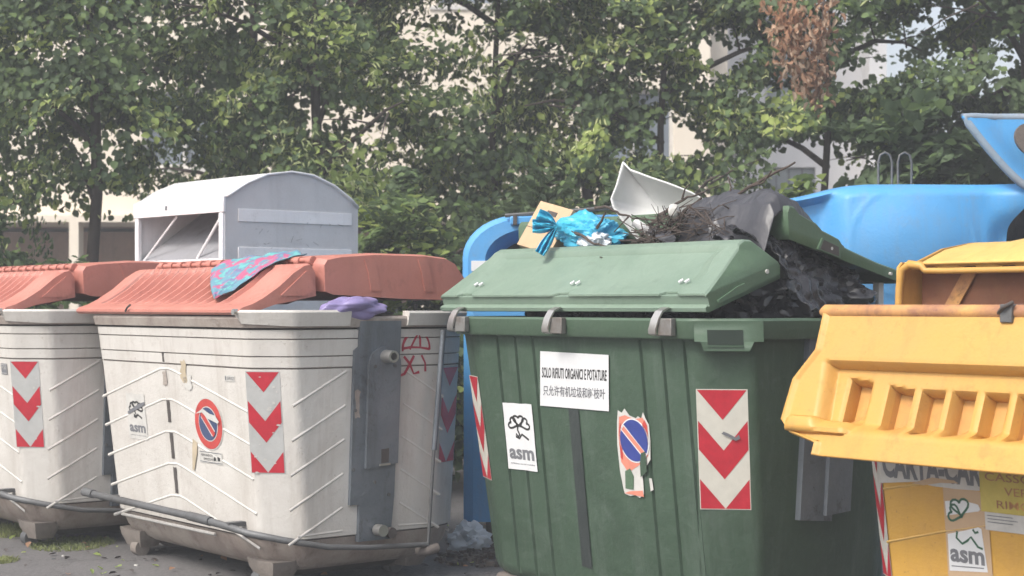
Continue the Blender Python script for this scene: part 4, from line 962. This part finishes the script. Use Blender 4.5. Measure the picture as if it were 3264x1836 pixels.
# outline in its own plane: tip up left, long straight lip falling to the right
ol = [(-.165,.245),(-.13,.205),(-.04,.165),(.05,.130),(.14,.090),(.235,.030),(.30,-.02),(.28,-.05),(.20,-.06),(.11,-.06),(.06,-.085),(.02,-.15),(-.01,-.19),(-.09,-.13),(-.16,-.04),(-.205,.03),(-.215,.07),(-.19,.13),(-.175,.19)]
cen = (-.02, .03)
def bw(k, i):
    n_ = len(ol); f_ = i % 1; p = Vector(ol[int(i) % n_]).lerp(Vector(ol[(int(i)+1) % n_]), f_)
    q = Vector(cen).lerp(p, k); hollow = .10*(1-k**3.0)
    curl = .02*sm(.93, 1.0, k)
    return V(q.x, hollow-curl-.12*q.x*q.x*0+.10*(q.x)**2*4-.03*k*math.sin(q.y*9), q.y)
n_ = len(ol)*4; b = MB(); ks = [0.02,.15,.3,.45,.6,.72,.82,.9,.94,.97,1.0]
b.loft([[bw(k, i/4) for i in range(n_)] for k in ks], 'white_sheet', True, False)
o = b.build('broken_basin', None, 60); fix(o); solidify(o, .008, 0); o.location = GW(.03, -.10, 1.87); o.rotation_euler = (math.radians(-8), 0, math.radians(-18)); o.scale = (1.12, 1, 1.02)
tag(o, 'broken white plastic basin standing upright among the twigs', 'basin')
b = MB(); b.tube([V(-.10,-.05,-.05), V(-.03,-.06,-.10), V(.055,-.05,-.18)], .020, 'white_sheet', 8); b.build('folded_rim', o, 60)
# sticks
def stick(label, pts, r, rr=3, sub=(), dx=.19):
    pts = [(p[0]+dx, p[1]-.03, p[2]) for p in pts]; sub = [[(p[0]+dx, p[1]-.03, p[2]) for p in q] for q in sub]
    b = MB(); P = [GW(*p) for p in pts]; fine = []
    for a, c in zip(P[:-1], P[1:]):
        for k in range(4): fine.append(a.lerp(c, k/4)+V(random.uniform(-1,1), random.uniform(-1,1), random.uniform(-1,1))*.004)
    fine.append(P[-1]); n_ = len(fine); b.tube(fine, [r*(1-.6*i/n_) for i in range(n_)], 'twig', 6)
    o = b.build('branch', None, 60); tag(o, label, 'branch', 'branches on the heap')
    for s_ in sub:
        b = MB(); b.tube([GW(*p) for p in s_], [r*.6]+[r*.35]*(len(s_)-1), 'twig', 5); b.build('side_twig', o, 60)
    return o
stick('long forked branch rising to the upper right over the blue lid', [(.16,-.1,1.80),(.30,-.08,1.90),(.42,-.05,1.97),(.52,0,2.03),(.60,.04,2.07)], .011, sub=[[(.30,-.08,1.90),(.30,-.06,1.97),(.27,-.05,2.02)],[(.42,-.05,1.97),(.50,-.06,1.98),(.55,-.06,2.03)],[(.24,-.09,1.85),(.33,-.12,1.86),(.42,-.1,1.90)]])
stick('thin branch bowed across the front of the white basin', [(-.42,-.26,1.90),(-.34,-.25,1.905),(-.26,-.24,1.865),(-.19,-.22,1.845),(-.06,-.16,1.83)], .008, sub=[[(-.21,-.23,1.85),(-.26,-.25,1.80),(-.29,-.25,1.78)]])
stick('short dark stick leaning on the white basin', [(-.40,-.26,1.80),(-.375,-.25,1.85),(-.35,-.25,1.88)], .008)
stick('branch lying in front of the basin foot on the lid ridge', [(-.58,-.30,1.80),(-.46,-.31,1.77),(-.37,-.33,1.73),(-.24,-.34,1.705)], .010)
stick('thick twisted branch above the dark heap centre', [(-.20,-.16,1.76),(-.10,-.12,1.86),(-.02,-.06,1.93),(.10,-.03,1.96)], .010, sub=[[(-.02,-.06,1.93),(-.0,-.06,1.98),(.02,-.05,2.0)],[(-.10,-.12,1.86),(.0,-.14,1.88),(.12,-.12,1.90)]])
stick('pale broken branch end beside the grey bag', [(-.02,-.15,1.80),(.06,-.12,1.87),(.14,-.09,1.93)], .012)
# fine twig bundle: nobody could count these
b = MB(); rr = random.Random(21)
for k in range(520):
    x = rr.uniform(-.02, .60); y = rr.uniform(-.30, .10); z = rr.uniform(1.70, 1.87)-.55*max(0, .22-x)
    d = V(rr.gauss(.8, .5), rr.gauss(0, .5), rr.gauss(.10, .38)).normalized()*rr.uniform(.04, .16)
    p = V(x, y, z); r = rr.uniform(.0018, .0042); m_ = V(rr.uniform(-1,1), rr.uniform(-1,1), rr.uniform(-1,1))*.012
    b.tube([GW(*(p-d)), GW(*p)+m_, GW(*(p+d))], [r, r, r*.5], 'twig', 4)
tag(b.build('twig_bundle', None, 60), 'dense bundle of fine brown prunings on the heap', 'twigs', None, 'stuff')
for (x, y, z, r) in ((.30, -.27, 1.865, .022),):
    blob('wood_chunk', 'pale lump of wood stuck among the dark twigs', 'wood', GW(x, y, z), (.028, .02, .034), 'paper_old', .2, 3, 3)

# ------------------------------------------------------------------ things on and around the white container
WC = V(-1.351, 9.172, 0)
def WW(x, y, z): return Rz @ V(x, y, 0) + V(WC.x, WC.y, z)
def lid_h(y):
    P = [(-.66,1.42),(-.60,1.437),(-.54,1.467),(-.445,1.527),(-.355,1.600),(-.29,1.638),(-.20,1.676),(-.1,1.69),(.1,1.704),(.5,1.70)]
    for a, c in zip(P[:-1], P[1:]):
        if y <= c[0]: return a[1]+(c[1]-a[1])*(y-a[0])/(c[0]-a[0])
    return P[-1][1]
def cl(i, j):      # triangular scarf: wide over the ridge, its tip hanging down the front slope
    top = Vector((-.02,-.34)).lerp(Vector((.62,-.13)), i) + Vector((0, .10*math.sin(i*math.pi)))
    tip = Vector((.46+.03*i,-.585)); p = top.lerp(tip, j) + Vector((-.03, .0))*math.sin(j*math.pi)*(1-i)
    return WW(p.x, p.y, lid_h(p.y)+.016+.022*abs(noise.noise(V(p.x*9, p.y*9, 2)))+.012*math.sin(i*11+j*5)*(1-j)+.006*math.sin(i*25))
b = MB(); b.grid(cl, 44, 60, 'cloth'); o = b.build('cloth', None, 60); solidify(o, .004, 1)
tag(o, 'crumpled teal and pink patterned cloth draped over the salmon lid', 'cloth')
bag = blob('plastic_bag', 'lilac plastic bag caught under the salmon lid above the steel plate', 'plastic bag', WW(1.02, -.10, 1.418), (.085, .165, .052), 'bag_purple', .42, 11, 5, ridge=False, rot=RZ, freq=1.7)
blob('plastic_bag', 'white plastic bag lying on the ground behind the gap', 'plastic bag', V(-.25, 9.62, .05), (.13, .09, .11), 'bag_white', .4, 12, 4)
b = MB(); b.grid(lambda i, j: V(-.06+.10*i, 7.53+.03*j, .012+.01*math.sin(i*9)), 10, 3, 'bag_white'); o = b.build('paper_scrap', None); solidify(o, .002, 0); tag(o, 'white paper scrap on the asphalt left of the green container', 'litter')
rr = random.Random(4)
for k, (x, y) in enumerate(((-2.42, 8.62), (-2.05, 8.55), (-2.28, 8.25))):
    blob('pebble', ['dark pebble lying beneath the patterned cloth container', 'small dark stone on the open asphalt at bottom left', 'flat white litter flake near the bottom left grass'][k], 'stone', V(x, y, .006), (.03, .02, .010), 'bar_steel' if k != 2 else 'paper', .3, k+30, 2)
b = MB()
for k in range(60):      # fine grit and cigarette ends on the asphalt
    x, y = rr.uniform(-3.6, 0.6), rr.uniform(7.4, 9.6); b.box((x, y, .006), (rr.uniform(.01,.03), rr.uniform(.006,.016), .008), rr.choice(['groove','paper_old','bar_steel']), Matrix.Rotation(rr.uniform(0,3), 3, 'Z'))
tag(b.build('litter', None), 'tiny scraps and grit scattered on the asphalt', 'litter', None, 'stuff')
def tuft(name, label, c, rx_, ry_, n, seed, h=.05):
    r_ = np.random.default_rng(seed); vs, fs = [], []
    for k in range(n):
        a = r_.uniform(0, 2*math.pi); q = math.sqrt(r_.uniform(0, 1)); x = c[0]+rx_*q*math.cos(a); y = c[1]+ry_*q*math.sin(a)
        d = r_.uniform(0, 2*math.pi); w_ = .004; hh = h*.45*r_.uniform(.3, 1.3); lean = r_.uniform(-.03, .03, 2)
        o = len(vs); dx, dy = w_*math.cos(d), w_*math.sin(d)
        vs += [(x-dx, y-dy, 0), (x+dx, y+dy, 0), (x+lean[0]*.5+dx*.7, y+lean[1]*.5+dy*.7, hh*.6), (x+lean[0], y+lean[1], hh)]; fs += [(o, o+1, o+2), (o, o+2, o+3)]
    b = MB(); b.add(vs, fs, 'grass'); tag(b.build(name, None, None), label, 'grass', None, 'stuff')
tuft('grass', 'low yellow green grass patch on the asphalt between the white containers', (-2.62, 9.85), .24, .30, 1500, 1)
tuft('grass', 'grass patch beneath the leftmost white container', (-3.25, 10.4), .35, .30, 1500, 2, .08)
tuft('grass', 'small grass tuft at the left edge of the photograph', (-2.85, 9.2), .10, .12, 500, 3)

# ------------------------------------------------------------------ buildings behind the trees
def window(parent, x0, x1, z0, z1, y, wall_mat, kind='window'):
    b = MB(); fr_ = .06
    for c, d in (((x0+x1)/2, (x1-x0, fr_)), ):
        b.box(((x0+x1)/2, y+.03, z0+fr_/2), (x1-x0, .08, fr_), 'frame'); b.box(((x0+x1)/2, y+.03, z1-fr_/2), (x1-x0, .08, fr_), 'frame')
        b.box((x0+fr_/2, y+.031, (z0+z1)/2), (fr_, .08, z1-z0-2*fr_-.002), 'frame'); b.box((x1-fr_/2, y+.031, (z0+z1)/2), (fr_, .08, z1-z0-2*fr_-.002), 'frame'); b.box(((x0+x1)/2, y+.032, (z0+z1)/2), (fr_, .06, z1-z0-2*fr_-.004), 'frame')
    o = b.build('window_frame', parent)
    b = MB(); b.box(((x0+x1)/2, y+.07, (z0+z1)/2), (x1-x0-.02, .02, z1-z0-.02), 'pane' if kind == 'window' else 'shutter'); b.build('pane' if kind == 'window' else 'shutter', o)
    b = MB(); b.box(((x0+x1)/2, y-.05, z0-.03), (x1-x0+.2, .16, .055), 'frame'); b.build('sill', o)
    return o
def wall_with_openings(name, parent, x0, x1, z0, z1, y, th, ops, mat):
    xs = sorted(set([x0, x1]+[v for o in ops for v in o[:2]])); zs = sorted(set([z0, z1]+[v for o in ops for v in o[2:4]])); b = MB()
    for i in range(len(xs)-1):
        for j in range(len(zs)-1):
            cx, cz = (xs[i]+xs[i+1])/2, (zs[j]+zs[j+1])/2
            if any(o[0] < cx < o[1] and o[2] < cz < o[3] for o in ops): continue
            b.box((cx, y+th/2, cz), (xs[i+1]-xs[i], th, zs[j+1]-zs[j]), mat)
    o = b.build(name, parent, None); fix(o); return o
t = thing('apartment_building', 'cream rendered apartment building with a dark portico behind the left trees', 'building', (-4, 25, 0))
t.location = (0, 25, 0)
ops = [(x, x+1.25, 5.95, 7.35) for x in (-9.6, -6.9, -4.0, -1.15, .9)] + [(x, x+1.25, 3.5, 4.7) for x in (-9.6, -5.6, 1.2)]
wall_with_openings('wall', t, -11, 3.0, 2.78, 10, 0, .3, ops, 'facade')
for o in ops: window(t, *o, .10, 'facade')
b = MB(); b.box((-4, .5, 2.72), (14, 1.6, .10), 'facade'); b.build('portico_slab', t)
for x in (-10.8, -8.65, -6.55, -3.9, -1.4, .9, 2.85):
    b = MB(); b.box((x, -.15, 1.335), (.14 if x != 2.85 else .3, .3, 2.67), 'facade'); b.build('pillar', t)
b = MB(); b.box((-4, 3.0, 1.33), (14, .2, 2.66), 'brown_wall'); b.build('portico_wall', t)
b = MB(); b.box((-4, 1.7, 2.745), (14, 2.6, .04), 'brown_wall'); b.build('ceiling', t)
b = MB(); b.box((-7.35, -.4, 1.0), (.75, .12, 2.05), 'facade'); b.build('low_wall', t)
for x0, x1 in ((-6.3, -5.1), (-3.0, -1.9), (.2, 1.6)): b = MB(); b.box(((x0+x1)/2, 2.88, 1.1), (x1-x0, .06, 2.2), 'shutter'); b.build('door', t)
b = MB(); b.box((-4, .15, 8.25), (14.1, .42, .14), 'frame'); b.build('string_course', t)
b = MB(); b.loft([[V(-11.6,-.7,10),V(3.4,-.7,10),V(3.4,11,10),V(-11.6,11,10)], [V(-11.6,-.7,10.15),V(3.4,-.7,10.15),V(3.4,11,10.15),V(-11.6,11,10.15)], [V(-8,4,12),V(0,4,12),V(0,6,12),V(-8,6,12)]], 'roof'); b.build('roof', t)
b = MB(); b.box((-11.15, 5.2, 5), (.28, 10.2, 10), 'facade'); b.box((3.16, 5.2, 5), (.28, 9.8, 10), 'facade'); b.box((-4, 10.2, 5), (14, .28, 10), 'facade'); b.build('side_wall', t)
t = thing('apartment_building', 'white apartment building with parapet balconies and grey shutters behind the middle trees', 'building', (0, 27.5, 0))
ops = [(4.20, 5.05, .1, 3.72), (4.2, 5.3, 4.4, 6.2), (2.2, 3.3, 5.0, 6.6), (2.2, 3.2, 1.9, 3.6), (4.2, 5.3, 7.2, 8.9)]
wall_with_openings('wall', t, 1.75, 6.1, 0, 9.6, 0, .3, ops, 'facade_w')
for o in ops[1:]: window(t, *o, .10, 'facade_w', 'window' if o[0] > 4 and o[2] > 7 else 'shutter')
b = MB(); b.box((4.625, .10, 1.9), (.85, .05, 3.62), 'shutter'); dr = b.build('shutter_door', t)
for x in (4.41, 4.62, 4.84): b = MB(); b.box((x, .07, 1.9), (.02, .02, 3.6), 'ink_grey'); b.build('seam', dr)
for z in (3.98, 6.75):
    b = MB(); b.box((2.75, -.62, z), (1.95, 1.2, .14), 'facade_w'); bs = b.build('balcony_slab', t)
    b = MB(); b.box((2.75, -1.20, z+.52), (1.95, .07, .85), 'facade_w'); b.box((1.80, -.6, z+.52), (.06, 1.1, .85), 'facade_w'); b.box((3.70, -.6, z+.52), (.06, 1.1, .85), 'facade_w'); b.build('parapet', bs)
    b = MB(); b.box((2.75, -1.20, z+.97), (2.02, .14, .045), 'frame'); b.build('coping', bs)
b = MB(); b.box((5.96, -.30, 4.8), (.28, .6, 9.6), 'facade_w'); b.build('buttress', t)
b = MB(); b.box((1.89, 4.5, 4.8), (.28, 8.4, 9.6), 'facade_w'); b.box((5.96, 4.5, 4.8), (.28, 8.4, 9.6), 'facade_w'); b.box((3.92, 8.85, 4.8), (4.35, .28, 9.6), 'facade_w'); b.build('side_wall', t)
b = MB(); b.box((3.92, 4.3, 9.72), (4.9, 10, .22), 'frame'); b.build('roof', t)

# ------------------------------------------------------------------ trees
def px_void(px, py, rw, rh, d=15.): return ((px-1288)*d/4159, d, 1.43-(py-767)*d/4159, rw*d/4159, 3.2, rh*d/4159)
VOIDS = [px_void(*a) for a in ((155,168,34,28),(650,72,26,26),(590,240,58,22),(375,345,45,22),(280,392,42,50),(1085,80,80,42),(1050,232,55,22),(1180,225,55,22),(1240,140,35,25),
    (1215,55,60,28),(800,300,45,40),(930,330,50,22),(1690,355,60,48),(1650,212,42,20),(1790,150,48,55),(1862,130,24,30),(1945,250,60,26),(1462,505,34,38),(1940,435,50,48),(2040,445,75,60),
    (2240,140,130,52),(2150,180,60,50),(2450,200,62,42),(2060,235,30,20),(300,520,55,30),(255,615,85,60),(55,672,62,26),(915,600,24,38),(1290,600,30,20),(520,40,50,22),(1390,470,22,14),(1330,330,26,14),(1490,250,30,16),(2330,60,50,20),(2000,380,26,18),(1560,395,26,16),(1730,60,22,26),(110,40,22,14),(480,430,40,12),(700,440,26,10),(1540,110,18,14))]
VA = np.array([(v[0], 14.5, v[2], v[3]*1.2, 2.1, v[5]*1.2) for v in VOIDS] + [(v[0]*17.4/15, 17.4, 1.43+(v[2]-1.43)*17.4/15, v[3]*1.4, 2.0, v[5]*1.4) for v in VOIDS])
def keep(P):
    k = np.ones(len(P), bool)
    for v in VA:
        d = ((P[:,0]-v[0])/v[3])**2 + ((P[:,1]-v[1])/v[4])**4 + ((P[:,2]-v[2])/v[5])**2
        k &= ~(d < 1.0)
    return k
def leaves(name, parent, P, nrm, size, mats, mi, rg, droop=.6, aspect=.8, curl=.15):
    """kite leaves folded on the midrib, one mesh"""
    n = len(P)
    nrm = nrm/np.linalg.norm(nrm, axis=1, keepdims=True)
    down = np.tile([0, 0, -1.], (n, 1))*droop + rg.normal(0, .6, (n, 3))
    t_ = down - nrm*np.sum(down*nrm, 1, keepdims=True); t_ /= np.linalg.norm(t_, axis=1, keepdims=True)
    s_ = np.cross(nrm, t_); L = size[:, None]; A = (aspect[:, None] if isinstance(aspect, np.ndarray) else aspect)
    base = P - t_*L*.5; tip = P + t_*L*.55 - nrm*L*curl; l = P - s_*L*A*.5 - t_*L*.12 + nrm*L*curl*.6; r = P + s_*L*A*.5 - t_*L*.12 + nrm*L*curl*.6
    m1 = P + t_*L*.25 - s_*L*A*.38 + nrm*L*curl*.3; m2 = P + t_*L*.25 + s_*L*A*.38 + nrm*L*curl*.3
    Vv = np.stack([base, l, m1, tip, m2, r], 1).reshape(-1, 3)
    o = np.arange(n)[:, None]*6
    F = np.concatenate([o+np.array([[0, 3, 2, 1]]), o+np.array([[0, 5, 4, 3]])], 1).reshape(-1, 4)
    me = bpy.data.meshes.new(name); me.vertices.add(len(Vv)); me.vertices.foreach_set('co', Vv.ravel().astype(np.float32))
    me.loops.add(F.size); me.loops.foreach_set('vertex_index', F.ravel().astype(np.int32))
    me.polygons.add(len(F)); me.polygons.foreach_set('loop_start', np.arange(0, F.size, 4, dtype=np.int32))
    me.polygons.foreach_set('material_index', np.repeat(mi, 2).astype(np.int32))
    for m in mats: me.materials.append(m)
    me.update(calc_edges=True)
    ob = bpy.data.objects.new(name, me); COL.objects.link(ob)
    if parent: ob.parent = parent
    return tag(ob, kind='stuff')
def tree(label, x, y, zc, r, rz, n, seed, pal=(.42,.36,.14,.08), trunk=.075, bottom=1.9, size=(.045,.085), clump=.36, cat='tree', name='linden_tree', group='linden trees between the containers and the buildings', limbs=9):
    rg = np.random.default_rng(seed); t = thing(name, label, cat, (x, y, 0), 0, group)
    rr = random.Random(seed); b = MB(); top = zc+rz*.75
    pts = [V(.03*math.sin(k*1.7+seed), .03*math.cos(k*2.1), top*k/9) for k in range(10)]
    b.tube(pts, [trunk*(1.15 if k == 0 else 1-.085*k) for k in range(10)], 'bark', 10); b.build('trunk', t, 60)
    ends = []
    for k in range(limbs):
        z0 = bottom+.1 + (top-bottom)*.8*k/limbs; a = k*2.4+seed; l = r*rr.uniform(.65, .95)
        p0 = V(0, 0, z0); p1 = V(math.cos(a)*l*.5, math.sin(a)*l*.5, z0+.25*l); p2 = V(math.cos(a)*l, math.sin(a)*l, z0+.32*l+rr.uniform(-.2, .2))
        b = MB(); b.tube([p0, p0.lerp(p1, .5)+V(0,0,.03), p1, p1.lerp(p2, .6)+V(0,0,.04), p2], [.030,.026,.021,.014,.007], 'bark', 7)
        for q in range(3):
            s0 = p1.lerp(p2, q/3); d = V(rr.gauss(0,.3), rr.gauss(0,.3), rr.uniform(-.25,.3)); b.tube([s0, s0+d*.5, s0+d+V(0,0,-.05)], [.010,.007,.003], 'bark', 5)
        b.build('limb', t, 60)
    # clumps through an ellipsoid, denser towards its outside
    n = int(n*2.3); per = 110; nc = max(8, n//per); u = rg.normal(0, 1, (nc, 3)); u /= np.linalg.norm(u, axis=1, keepdims=True)
    rad = rg.uniform(.25, 1.0, (nc, 1))**.5; C = u*rad*np.array([r, r*.8, rz]) + np.array([0, 0, zc])
    ok = C[:, 2] > bottom+.05; C = C[ok]; u = u[ok]; nc = len(C)
    cr = rg.uniform(.55, 1.35, nc)*clump*1.25
    d = rg.normal(0, 1, (nc, per, 3)); d /= np.linalg.norm(d, axis=2, keepdims=True); d *= rg.uniform(.1, 1, (nc, per, 1))**.55
    # each clump is a drooping spray: long outwards, flat, sagging at its tip
    ax_ = u.copy(); ax_[:, 2] = ax_[:, 2]*.4-.15; ax_ += rg.normal(0, .35, ax_.shape); ax_ /= np.linalg.norm(ax_, axis=1, keepdims=True)
    sd_ = np.cross(ax_, [0, 0, 1.]); sd_ /= np.linalg.norm(sd_, axis=1, keepdims=True); up_ = np.cross(sd_, ax_)
    q3 = d*np.array([1.15, .75, .34]); q3[:, :, 2] -= .35*np.clip(q3[:, :, 0], 0, 2)**2
    P = C[:, None, :] + cr[:, None, None]*(q3[:, :, 0:1]*ax_[:, None, :] + q3[:, :, 1:2]*sd_[:, None, :] + q3[:, :, 2:3]*up_[:, None, :])
    nr = up_[:, None, :]*.75 + u[:, None, :]*.45 + d*.25 + rg.normal(0, .30, P.shape)
    fresh = (rg.random(nc)[:, None] + rg.normal(0, .08, (nc, per))).ravel(); P = P.reshape(-1, 3); nr = nr.reshape(-1, 3)
    k = keep(P + np.array([x, y, 0])) & (P[:, 2] > bottom - .15 + .25*rg.random(len(P)))
    P, nr, fresh = P[k], nr[k], fresh[k]; q = rg.random(len(P))
    fr_t = 1-pal[2]*1.6       # clumps above this are fresh growth
    mi = np.where(q < pal[0]+.35*(fresh < .4), 0, 1); mi = np.where((fresh > fr_t) & (q > .30), 2, mi)
    br = (rg.random(len(P)) < np.clip(pal[3]*3.2, 0, .55)) & (fresh > fr_t-.14); mi = np.where(br, 3, mi)
    sz = rg.uniform(size[0], size[1], len(P)); sz = np.where(br, sz*.95, sz); asp = np.where(br, .22, .86)
    leaves('foliage', t, P, nr, sz, LEAF, mi, rg, aspect=asp, droop=.7)
    return t
TL = [
 ('linden at the far left with a dense shaded crown', -5.1, 14.6, 4.3, 1.7, 3.3, 9000, 1, (.42,.38,.14,.06), .07, 1.85),
 ('linden whose slim trunk stands left of the clothes bank', -3.62, 14.3, 4.7, 1.45, 3.3, 10500, 2, (.40,.38,.16,.09), .065, 2.25),
 ('linden with pale bracts right above the clothes bank, trunk showing in a gap', -1.72, 14.6, 4.6, 1.65, 3.3, 14000, 3, (.30,.34,.24,.15), .065, 2.0),
 ('leafy linden behind the gap between clothes bank and cyan bag', -.15, 15.2, 4.2, 1.55, 3.2, 13000, 4, (.28,.36,.26,.16), .045, 1.75),
 ('linden rising behind the white basin', 1.35, 14.8, 4.4, 1.5, 3.2, 11500, 5, (.36,.38,.20,.12), .045, 1.9),
 ('linden carrying a hanging branch of dead brown leaves', 2.75, 14.4, 4.5, 1.5, 3.2, 10500, 6, (.42,.36,.16,.06), .045, 2.1),
 ('dark broad linden behind the bulging blue lid at the right', 4.35, 14.0, 4.1, 1.6, 3.1, 13000, 7, (.68,.30,.04,.0), .09, 1.7),
 ('linden just past the right edge behind the swung up blue lid', 5.9, 14.6, 4.2, 1.6, 3.1, 7000, 8, (.62,.32,.06,.0), .09, 1.7),
 ('linden in the back row left of centre', -2.7, 17.3, 4.6, 1.7, 3.2, 7000, 9, (.6,.34,.06,.02), .09, 2.4),
 ('linden in the back row behind the twig heap', .8, 17.4, 4.2, 1.7, 3.2, 6500, 10, (.6,.34,.06,.02), .09, 1.8),
 ('linden in the back row at the right', 4.9, 17.6, 4.0, 1.7, 3.0, 7000, 11, (.7,.28,.02,.0), .09, 1.8),
]
trees = [tree(*a) for a in TL]
def bush(label, x, y, r, rz, zc, n, seed, pal=(.6,.34,.06,.0), size=(.06,.10), g=None, bottom=.15):
    return tree(label, x, y, zc, r, rz, n, seed, pal, .03, bottom, size, .26, 'shrub', 'shrub', g, 5)
bush('dense green shrub behind the salmon rear lid, right of the clothes bank', -.75, 13.0, .75, 1.25, 1.25, 5200, 21, (.42,.40,.18,.02))
bush('dark shrub behind the cardboard box and cyan bag', .45, 13.2, .8, 1.25, 1.25, 5200, 22)
bush('dark shrub behind the white basin and twig heap', 1.45, 13.2, .75, 1.15, 1.2, 4600, 23)
bush('leafy shoots rising behind the twigs in front of the grey shutter door', 2.05, 12.6, .35, .65, 1.75, 1500, 24, (.25,.4,.3,.0))
bush('broad dark shrub behind the bulging blue lid', 3.05, 12.6, .85, 1.45, 1.5, 5600, 25, (.8,.2,0,0), (.08,.13))
bush('dark round leaved shrub beneath the swung up blue lid', 4.15, 12.9, .85, 1.5, 1.6, 5200, 26, (.8,.2,0,0), (.08,.13))
bush('feathery shrub below the portico at the far left', -4.35, 13.0, 1.1, 1.15, 1.1, 6200, 27, (.6,.34,.06,0))
# dead branch hanging in the right-hand tree
td = trees[5]; rg = np.random.default_rng(77); base = np.array([td.location.x, td.location.y, 0])
M['dry'].node_tree.nodes['Principled BSDF'].inputs['Specular IOR Level'].default_value = .1
segs = [((1.92,12.4,4.15),(2.03,12.3,3.35),.16,190),((2.03,12.3,3.6),(2.20,12.3,3.05),.15,300),((2.36,12.35,4.15),(2.30,12.3,3.40),.10,150),((2.30,12.3,3.55),(2.25,12.3,2.92),.11,220),((2.05,12.4,4.1),(2.2,12.3,3.4),.06,50),((2.33,12.3,3.2),(2.42,12.3,3.12),.04,18)]
PP = []
for a, c, w_, n_ in segs:
    tt = rg.random((n_, 1)); PP.append(np.array(a)*(1-tt)+np.array(c)*tt + rg.normal(0, w_*.5, (n_, 3)))
PP = np.concatenate(PP)-base; nn = rg.normal(0, 1, PP.shape)+np.array([0,-.6,.2])
dl = leaves('dead_leaves', td, PP, nn, rg.uniform(.035, .085, len(PP)), [M['dry'], M['dry2']], (rg.random(len(PP)) < .35).astype(int), rg, droop=1.2, aspect=.40, curl=.35)
b = MB(); bs_ = V(*base)
b.tube([V(2.3,13.6,4.5)-bs_, V(2.12,12.5,4.2)-bs_, V(2.05,12.3,3.6)-bs_, V(2.2,12.3,3.1)-bs_], [.02,.014,.009,.004], 'twig', 6)
b.tube([V(2.12,12.5,4.2)-bs_, V(2.33,12.3,3.8)-bs_, V(2.27,12.3,3.0)-bs_], [.012,.009,.004], 'twig', 6); b.build('dead_branch', td, 60)

# fallen leaves and soil crumbs round the containers
rg = np.random.default_rng(5); n_ = 420
PP = np.stack([rg.uniform(-4.2, 1.2, n_), rg.uniform(7.3, 11.5, n_), rg.uniform(.008, .02, n_)], 1); nn = rg.normal(0, .25, (n_, 3))+np.array([0, 0, 1.])
o = leaves('fallen_leaves', None, PP, nn, rg.uniform(.02, .055, n_), [M['dry'], M['groove'], LEAF[2]], rg.choice([0, 1, 1, 2], n_), rg, droop=0., aspect=.7)
tag(o, 'dry leaves and dark crumbs scattered over the asphalt', 'fallen leaves')
b = MB()
for k in range(260):
    a, q = random.uniform(0, 6.28), random.random()**.6; x, y = -.14+.30*q*math.cos(a), 9.30+.30*q*math.sin(a); sz = random.uniform(.008, .035)
    b.box((x, y, sz*.4+.02*(1-q)), (sz, sz*.8, sz*.7), random.choice(['groove', 'dark_under', 'twig']), Matrix.Rotation(random.uniform(0, 3), 3, 'Z'))
tag(b.build('soil', None, None), 'dark crumbly dirt heaped on the ground in the gap before the blue container', 'dirt', None, 'stuff')

# ------------------------------------------------------------------ haze volume added for a window-glass veil
b = MB(); b.box((0, 160, 6.5), (280, 330, 15.5), 'asphalt'); hz = b.build('haze', None, None); hz.data.materials.clear()
hm = bpy.data.materials.new('haze'); hm.use_nodes = True; ht = hm.node_tree; ht.nodes.clear()
ho = ht.nodes.new('ShaderNodeOutputMaterial'); hv = ht.nodes.new('ShaderNodeVolumePrincipled'); hv.inputs['Density'].default_value = .0062; hv.inputs['Color'].default_value = (.92, .95, 1, 1)
ht.links.new(hv.outputs[0], ho.inputs['Volume']); hz.data.materials.append(hm); tag(hz, 'thin haze volume added to imitate the pale veil of a car window', None, None, 'stuff')
